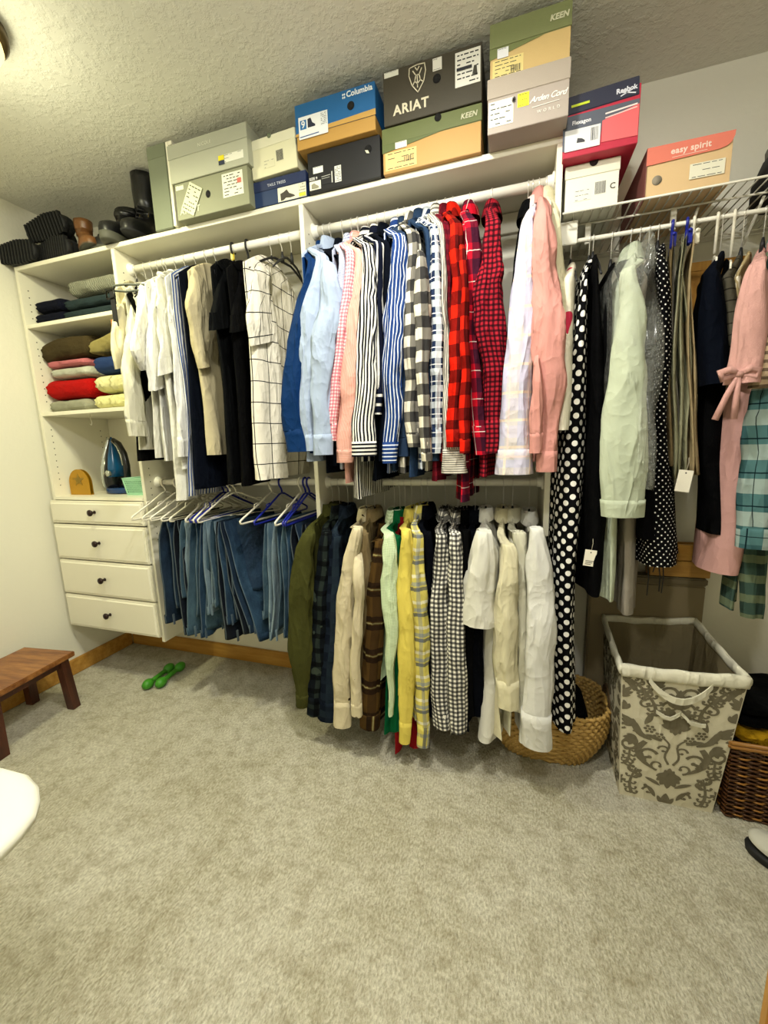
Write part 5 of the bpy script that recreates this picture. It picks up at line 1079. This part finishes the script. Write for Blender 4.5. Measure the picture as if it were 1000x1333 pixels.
folded('dark laundry heaped in the seagrass basket', 2.33, 2.64, .10, .13, MATS['f_char'], -.35, -.13, 2, name='laundry_heap', group=None, seed=20, cat='laundry')
# damask hamper
hp = thing('laundry_hamper', 'grey and white damask laundry hamper with white rim and handle', 'hamper', (2.86, -.27, 0))
A0, A1 = Vector((2.728, -.430, 0)), Vector((3.0, -.430, 0)); B0, B1 = Vector((2.700, -.455, .495)), Vector((3.040, -.455, .505))
C0, C1 = Vector((2.735, -.13, 0)), Vector((3.0, -.13, 0)); D0_, D1_ = Vector((2.715, -.09, .515)), Vector((3.03, -.09, .535))
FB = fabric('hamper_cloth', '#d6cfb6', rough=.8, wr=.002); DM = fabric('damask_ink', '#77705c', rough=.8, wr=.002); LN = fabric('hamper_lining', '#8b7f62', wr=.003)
def panel(nm, a, b_, c_, d_, mat, nu=10, nv=12, bow=.006, th=.0):
    mb = MB(); nrm = (b_-a).cross(d_-a).normalized(); rings = []
    for i in range(nv+1):
        v = i/nv; rings.append([a.lerp(b_, u/nu).lerp(d_.lerp(c_, u/nu), v)+nrm*(bow*math.sin(PI*u/nu)*math.sin(PI*v)) for u in range(nu+1)])
    mb.loft(rings, closed=False, U=[[u/nu*.3 for u in range(nu+2)]]*len(rings), V=[i/nv*.5 for i in range(nv+1)]); return mb.build(nm, mat, hp)
panel('front_panel', A0, A1, B1, B0, FB); panel('side_panel', C0, A0, B0, D0_, FB); panel('side_panel', A1, C1, D1_, B1, FB); panel('back_panel', C1, C0, D0_, D1_, FB)
i_ = lambda p: Vector((2.87+(p.x-2.87)*.985, -.27+(p.y+.27)*.985, p.z))
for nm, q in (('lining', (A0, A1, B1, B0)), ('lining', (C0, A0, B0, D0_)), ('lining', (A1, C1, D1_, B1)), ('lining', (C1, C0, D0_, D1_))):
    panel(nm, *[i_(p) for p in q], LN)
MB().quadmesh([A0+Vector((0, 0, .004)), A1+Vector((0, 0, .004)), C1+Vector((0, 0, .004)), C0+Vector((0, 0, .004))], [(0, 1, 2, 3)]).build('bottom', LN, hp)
RIM = fabric('rim_cloth', '#e0dcc8', wr=.004)
def rimseg(p, q, nm, w_=.012, hz=.026, sag=.006):
    mb = MB(); rings = []; d = (q-p).normalized(); nn = Vector((d.y, -d.x, 0)).normalized()
    for i in range(21):
        t_ = i/20; c_ = p.lerp(q, t_)+Vector((0, 0, -sag*math.sin(PI*t_)-.010+.0015*math.sin(t_*17))); r = []
        for j in range(14):
            a_ = 2*PI*j/14; r.append(c_+nn*w_*math.cos(a_)*(1+.1*math.sin(t_*23))+Vector((0, 0, hz*sg(math.sin(a_), .8)*(1+.06*math.sin(t_*31)))))
        rings.append(r)
    mb.loft(rings, cap0=True, cap1=True); return mb.build(nm, RIM, hp)
rimseg(B0, B1, 'rim', hz=.022); rimseg(B1, D1_, 'rim', .009, .016); rimseg(D1_, D0_, 'rim', .009, .014); rimseg(D0_, B0, 'rim', .009, .016)
hd = []
for i in range(17):
    t_ = i/16; u = .23+.50*t_; p = B0.lerp(B1, u); hd.append(Vector((p.x, -.462+.014*math.sin(PI*t_)*-1, p.z-.03-.058*math.sin(PI*t_)**.8)))
mb = MB(); mb.loft([[p+Vector((0, -.002, -.011)), p+Vector((0, -.003, .011)), p+Vector((0, .001, .011)), p+Vector((0, .001, -.011))] for p in hd], smooth=False, cap0=True, cap1=True); mb.build('handle', RIM, hp)
bw = [Vector((B0.lerp(B1, .31+.40*i/10).x, -.462, .345+z)) for i, z in enumerate((.012, .004, -.004, -.006, .004, .018, .006, -.010, -.012, -.014, -.012))]
mb = MB(); mb.loft([[p+Vector((0, -.002, -.006)), p+Vector((0, -.002, .006)), p+Vector((0, .002, .006)), p+Vector((0, .002, -.006))] for p in bw], smooth=False, cap0=True, cap1=True); mb.build('ribbon_tie', RIM, hp)
# damask print, real motif shapes in panel metres
def stroke(acc, pts, w0_, w1_, n=10, wm=None):
    L, Rr = [], []
    for i in range(n+1):
        t_ = i/n; x, y = interp(pts, t_); x2, y2 = interp(pts, min(t_+.02, 1)); x1_, y1_ = interp(pts, max(t_-.02, 0)); d = Vector((x2-x1_, y2-y1_)); d.normalize()
        wd_ = (w0_+(w1_-w0_)*t_) if wm is None else (w0_*(1-t_)+w1_*t_)+wm*math.sin(PI*t_)
        L.append((x-d.y*wd_/2, y+d.x*wd_/2)); Rr.append((x+d.y*wd_/2, y-d.x*wd_/2))
    for i in range(n): acc.append([L[i], L[i+1], Rr[i+1], Rr[i]])
def spiral(acc, x, y, r, a0, turns, w_, dr=1, n=12):
    pts = [(x+r*(1-.62*i/8)*math.cos(a0+dr*turns*2*PI*i/8), y+r*(1-.62*i/8)*math.sin(a0+dr*turns*2*PI*i/8)) for i in range(9)]
    stroke(acc, pts, w_, w_*.6, n)
    e = pts[-1]; disc(acc, e[0], e[1], w_*.65)
def disc(acc, x, y, r, n=8):
    for k in range(0, n, 2):
        a_ = [2*PI*(k+q)/n for q in range(3)]; acc.append([(x, y)]+[(x+r*math.cos(q), y+r*math.sin(q)) for q in a_])
def leaf(acc, x, y, an, L, W_): stroke(acc, [(x, y), (x+L*.5*math.cos(an+.1), y+L*.5*math.sin(an+.1)), (x+L*math.cos(an), y+L*math.sin(an))], .001, .0005, 6, W_)
def palm(acc, x, y, an, L, n, spread, W_):
    for k in range(n): 
        f = (k-(n-1)/2)/((n-1)/2); leaf(acc, x, y, an+f*spread, L*(1-.35*abs(f)), W_)
def plume(acc, x, y, an, L, s):     # acanthus branch with curled leaves
    pts = [(x, y), (x+L*.4*math.cos(an)-s*L*.1*math.sin(an), y+L*.4*math.sin(an)+s*L*.1*math.cos(an)), (x+L*math.cos(an), y+L*math.sin(an))]
    stroke(acc, pts, .012, .005, 8)
    for k in range(5):
        q = interp(pts, .12+.19*k)
        for sd_ in (1, -1):
            spiral(acc, q[0]+.013*math.cos(an+sd_*1.2), q[1]+.013*math.sin(an+sd_*1.2), .012-.001*k, an+sd_*1.2+PI, .45, .007, -sd_, 7)
half = []
palm(half, .0, .30, PI/2, .055, 7, 1.35, .017); palm(half, .0, .305, -PI/2, .03, 5, 1.0, .012); disc(half, 0, .302, .016, 12)
palm(half, .0, .118, -PI/2, .055, 7, 1.3, .018); palm(half, .0, .112, PI/2, .035, 5, .9, .012)
spiral(half, .034, .150, .020, -PI/2, .8, .008, 1); spiral(half, .062, .185, .026, PI*.9, .8, .010, -1); spiral(half, .022, .215, .016, 0, .8, .007, 1)
stroke(half, [(.006, .16), (.018, .19), (.010, .235), (.030, .262)], .007, .005); stroke(half, [(.045, .135), (.075, .16), (.088, .20), (.07, .235)], .006, .014, 12, .008)
for fx, fy in ((.062, .285), (.038, .262)):
    disc(half, fx, fy, .0045)
    for k in range(6): leaf(half, fx+.006*math.cos(k*PI/3), fy+.006*math.sin(k*PI/3), k*PI/3, .010, .009)
stroke(half, [(.055, .245), (.085, .262), (.105, .30), (.14, .325)], .006, .006, 10, .014); palm(half, .105, .285, .9, .045, 4, .7, .014); palm(half, .092, .24, -.5, .045, 5, .9, .015)
plume(half, .052, .335, 1.25, .10, 1); plume(half, .098, .015, 1.65, .11, -1); plume(half, .125, .13, 1.8, .07, 1)
spiral(half, .115, .215, .024, PI, .8, .010, 1); spiral(half, .018, .375, .020, 0, .85, .008, 1); spiral(half, .026, .425, .022, PI, .85, .009, -1); palm(half, 0, .37, PI/2, .07, 5, .7, .016)
palm(half, .145, .40, 2.4, .05, 5, .8, .014); spiral(half, .10, .455, .020, 0, .8, .008, 1); stroke(half, [(.15, .47), (.12, .455), (.10, .42)], .004, .012, 8, .008)
palm(half, .015, .0, 1.9, .045, 3, .6, .012); spiral(half, .05, .04, .018, 0, .8, .008, 1); palm(half, .15, .06, 2.6, .04, 4, .8, .012); leaf(half, .03, .02, 1.0, .05, .014); palm(half, .075, .09, .6, .03, 3, .7, .010)
palm(half, .012, .345, .7, .035, 4, .8, .013); spiral(half, .075, .375, .016, PI*.5, .8, .008, -1); leaf(half, .02, .07, .5, .05, .013); palm(half, .085, .16, 2.2, .035, 4, .8, .012); spiral(half, .10, .12, .018, PI, .8, .009, 1)
palm(half, .062, .44, 1.9, .045, 5, .9, .014); leaf(half, .075, .30, 1.9, .05, .016); palm(half, .125, .345, 1.2, .04, 4, .8, .013); spiral(half, .135, .285, .016, PI*1.2, .8, .008, 1); plume(half, .075, .40, 1.0, .07, 1); leaf(half, .03, .245, .4, .045, .013); disc(half, .06, .06, .006); spiral(half, .09, .265, .012, 0, .8, .006, 1)
def damask(a, b_, c_, d_, bow, aw=.15):
    nrm = (b_-a).cross(d_-a).normalized(); mb = MB(); vs = []; fs = []
    for sgn in (1, -1):
        for pg in half:
            k0 = len(vs); ok = all(0 <= y <= .5 and -.002 <= abs(x) for x, y in pg)
            for x, y in pg:
                u = min(max(.5+sgn*x/(2*aw), .01), .99); v = min(max(y/.5, .005), .94)
                vs.append(a.lerp(b_, u).lerp(d_.lerp(c_, u), v)+nrm*(bow*math.sin(PI*u)*math.sin(PI*v)+.0012))
            fs.append(tuple(range(k0, len(vs))) if sgn == 1 else tuple(reversed(range(k0, len(vs)))))
    mb.quadmesh(vs, fs, None, False); o = mb.build('damask_print', DM, hp); return o
damask(A0, A1, B1, B0, .006, .135); damask(C0, A0, B0, D0_, .006, .15)
# right wicker basket with clothes
wk = thing('wicker_basket', 'dark brown wicker basket at the right picture edge', 'basket', (3.19, -.28, 0))
WK = plain('wicker', '#5a3516', .45, var=.6); WKL = plain('wicker_light', '#a4702f', .45, var=.4)
x0, x1, y0, y1 = 3.035, 3.36, -.43, -.13
for k in range(34):
    z = .006+k*.0076; mb = MB(); pts = []; fl = .012*k/34
    per = [(x0-fl, y0-fl), (x1+fl, y0-fl), (x1+fl, y1+fl), (x0-fl, y1+fl)]
    for s in range(4):
        (ax_, ay_), (bx_, by_) = per[s], per[(s+1) % 4]; n = 26
        for i in range(n):
            t_ = i/n; off = .0055*math.sin(PI*(i/2)+PI*k/1.0+.5); dx, dy = (bx_-ax_), (by_-ay_); L_ = math.hypot(dx, dy); pts.append((ax_+dx*t_+dy/L_*off, ay_+dy*t_-dx/L_*off, z+.001*math.sin(i*.6+k)))
    pts.append(pts[0]); mb.tube(pts, .0036, 5, cap=False); mb.build('willow_rod', WKL if k % 4 == 1 else WK, wk)
mb = MB()
for s in range(4):
    per = [(x0, y0), (x1, y0), (x1, y1), (x0, y1)]; (ax_, ay_), (bx_, by_) = per[s], per[(s+1) % 4]
    for i in range(1, 13): mb.tube([(ax_+(bx_-ax_)*i/13, ay_+(by_-ay_)*i/13, .0), (ax_+(bx_-ax_)*i/13, ay_+(by_-ay_)*i/13, .262)], .003, 5)
o = mb.build('stakes', WK, wk)
for s, zz in ((0, .266), (1, .278)): MB().tube([(x0-.016, y0-.016, zz), (x1+.016, y0-.016, zz), (x1+.016, y1+.016, zz), (x0-.016, y1+.016, zz), (x0-.016, y0-.016, zz)], .007, 8).build('rim', WKL, wk)
MB().box(x0+.004, x1-.004, y0+.004, y1-.004, .001, .006).build('base', WK, wk)
folded('mustard yellow cloth spilling over the wicker basket rim', 3.05, 3.34, .255, .05, fabric('f_mustard', '#a57f16', wr=.008), -.42, -.2, 1, name='folded_cloth', seed=30, group=None)
folded('black and grey clothes piled in the wicker basket', 3.05, 3.34, .305, .075, MATS['f_char'], -.40, -.15, 2, name='folded_cloth', seed=31, group=None)
# slipper
sl_ = local('slipper', 'grey-white slipper with black sole at the lower right edge', 'slipper', (3.16, -.60, 0), (0, 0, 2.6))
Ns = 30
MB().loft([[Vector((foot_out(2*PI*j/Ns, .27*s_, .10*s_)[0], foot_out(2*PI*j/Ns, .27*s_, .10*s_)[1], z)) for j in range(Ns)] for z, s_ in ((0, .95), (.004, 1), (.020, 1.02), (.024, .99))], cap0=True, cap1=True).build('sole', RUB, sl_)
MB().loft([[Vector((foot_out(2*PI*j/Ns, .27*s_, .10*s_)[0], foot_out(2*PI*j/Ns, .27*s_, .10*s_)[1], z+(.035*max(0, foot_out(2*PI*j/Ns, 1, 1)[0]+.1) if s_ < .99 else 0))) for j in range(Ns)] for z, s_ in ((.024, .97), (.035, .98), (.042, .90), (.046, .6), (.044, .1))], cap1=True).build('upper', plain('slipper_felt', '#c4c2b6', .9, bump=.002, bs=60), sl_)
o = local('hair_clip', 'tiny coral clip on the carpet between hamper and wicker basket', 'clip', (2.988, -.405, .0), (0, 0, .5))
MB().lathe([(.002, 0), (.008, .006), (.009, .018), (.006, .034), (.001, .038)], n=12).build('body', plain('coral_plastic', '#d0644c', .4), o)
for s in (-1, 1): MB().tube([(s*.006, 0, .004), (s*.014, -.004, .012), (s*.010, -.008, .002)], .002, 6).build('prong', plain('coral_plastic', '#d0644c', .4), o)
# things stored behind the hanging clothes
o = local('storage_bin', 'beige storage bin behind the damask hamper', 'bin', (2.66, -.075, 0)); 
BG = plain('beige_plastic', '#85775a', .6)
MB().box(0, .40, 0, .055, 0, .66, .006).build('body', BG, o); MB().box(-.004, .404, -.004, .058, .66, .69, .006).build('lid', plain('beige_lid', '#6e6248', .6), o)
o = local('pine_crate', 'small pine crate with dark knots on the beige bin', 'crate', (2.87, -.072, .6905))
for k in range(2): MB().box(0, .20, 0, .012, .002+k*.066, .064+k*.066, .002).build('slat', MATS['pine'], o)
for k in range(2): MB().box(0, .20, .044, .056, .002+k*.066, .064+k*.066, .002).build('slat', MATS['pine'], o)
for x in (.0, .185): MB().box(x, x+.015, .013, .043, 0, .13, .001).build('corner_post', MATS['pine'], o)
for kx in (.06, .15): MB().lathe([(.006, 0), (.006, .0006)], n=12, M=Matrix.Translation((kx, -.0003, .035+kx*.3)) @ Matrix.Rotation(PI/2, 4, 'X')).build('knot', plain('knot_brown', '#3a2010', .7), o)
o = local('wood_panel', 'brown wooden panel fixed on the back wall behind the navy jacket', 'board', (2.925, -.030, 1.40))
MB().box(0, .165, 0, .022, -.0, .42, .002).build('panel', MATS['pine_v'], o)
MB().box(-.004, .169, -.003, .0, .40, .43, .001).build('top_strip', MATS['pine_v'], o)
# dark handbag at the right end of the wire shelf
o = local('handbag', 'black and grey handbag at the right end of the wire shelf', 'bag', (3.04, -.355, TW))
MB().loft([[Vector((.10+.11*sg(math.cos(2*PI*j/24), .6)*s_, .14+.13*sg(math.sin(2*PI*j/24), .6)*s_, z)) for j in range(24)] for z, s_ in ((0, .9), (.01, 1), (.07, 1), (.12, .85), (.135, .6))], cap0=True, cap1=True).build('body', BKM, o)
MB().loft([[Vector((.10+.10*sg(math.cos(2*PI*j/24), .6)*s_, .14+.11*sg(math.sin(2*PI*j/24), .6)*s_, z)) for j in range(24)] for z, s_ in ((.12, .88), (.15, .9), (.18, .7), (.19, .3))], cap1=True).build('grey_flap', fabric('f_bag', '#77756a', wr=.006), o)
MB().tube([(.03, .02, .12), (.04, -.0, .20), (.10, -.0, .23), (.16, -.0, .20), (.17, .02, .12)], .005, 8).build('strap', BKM, o)
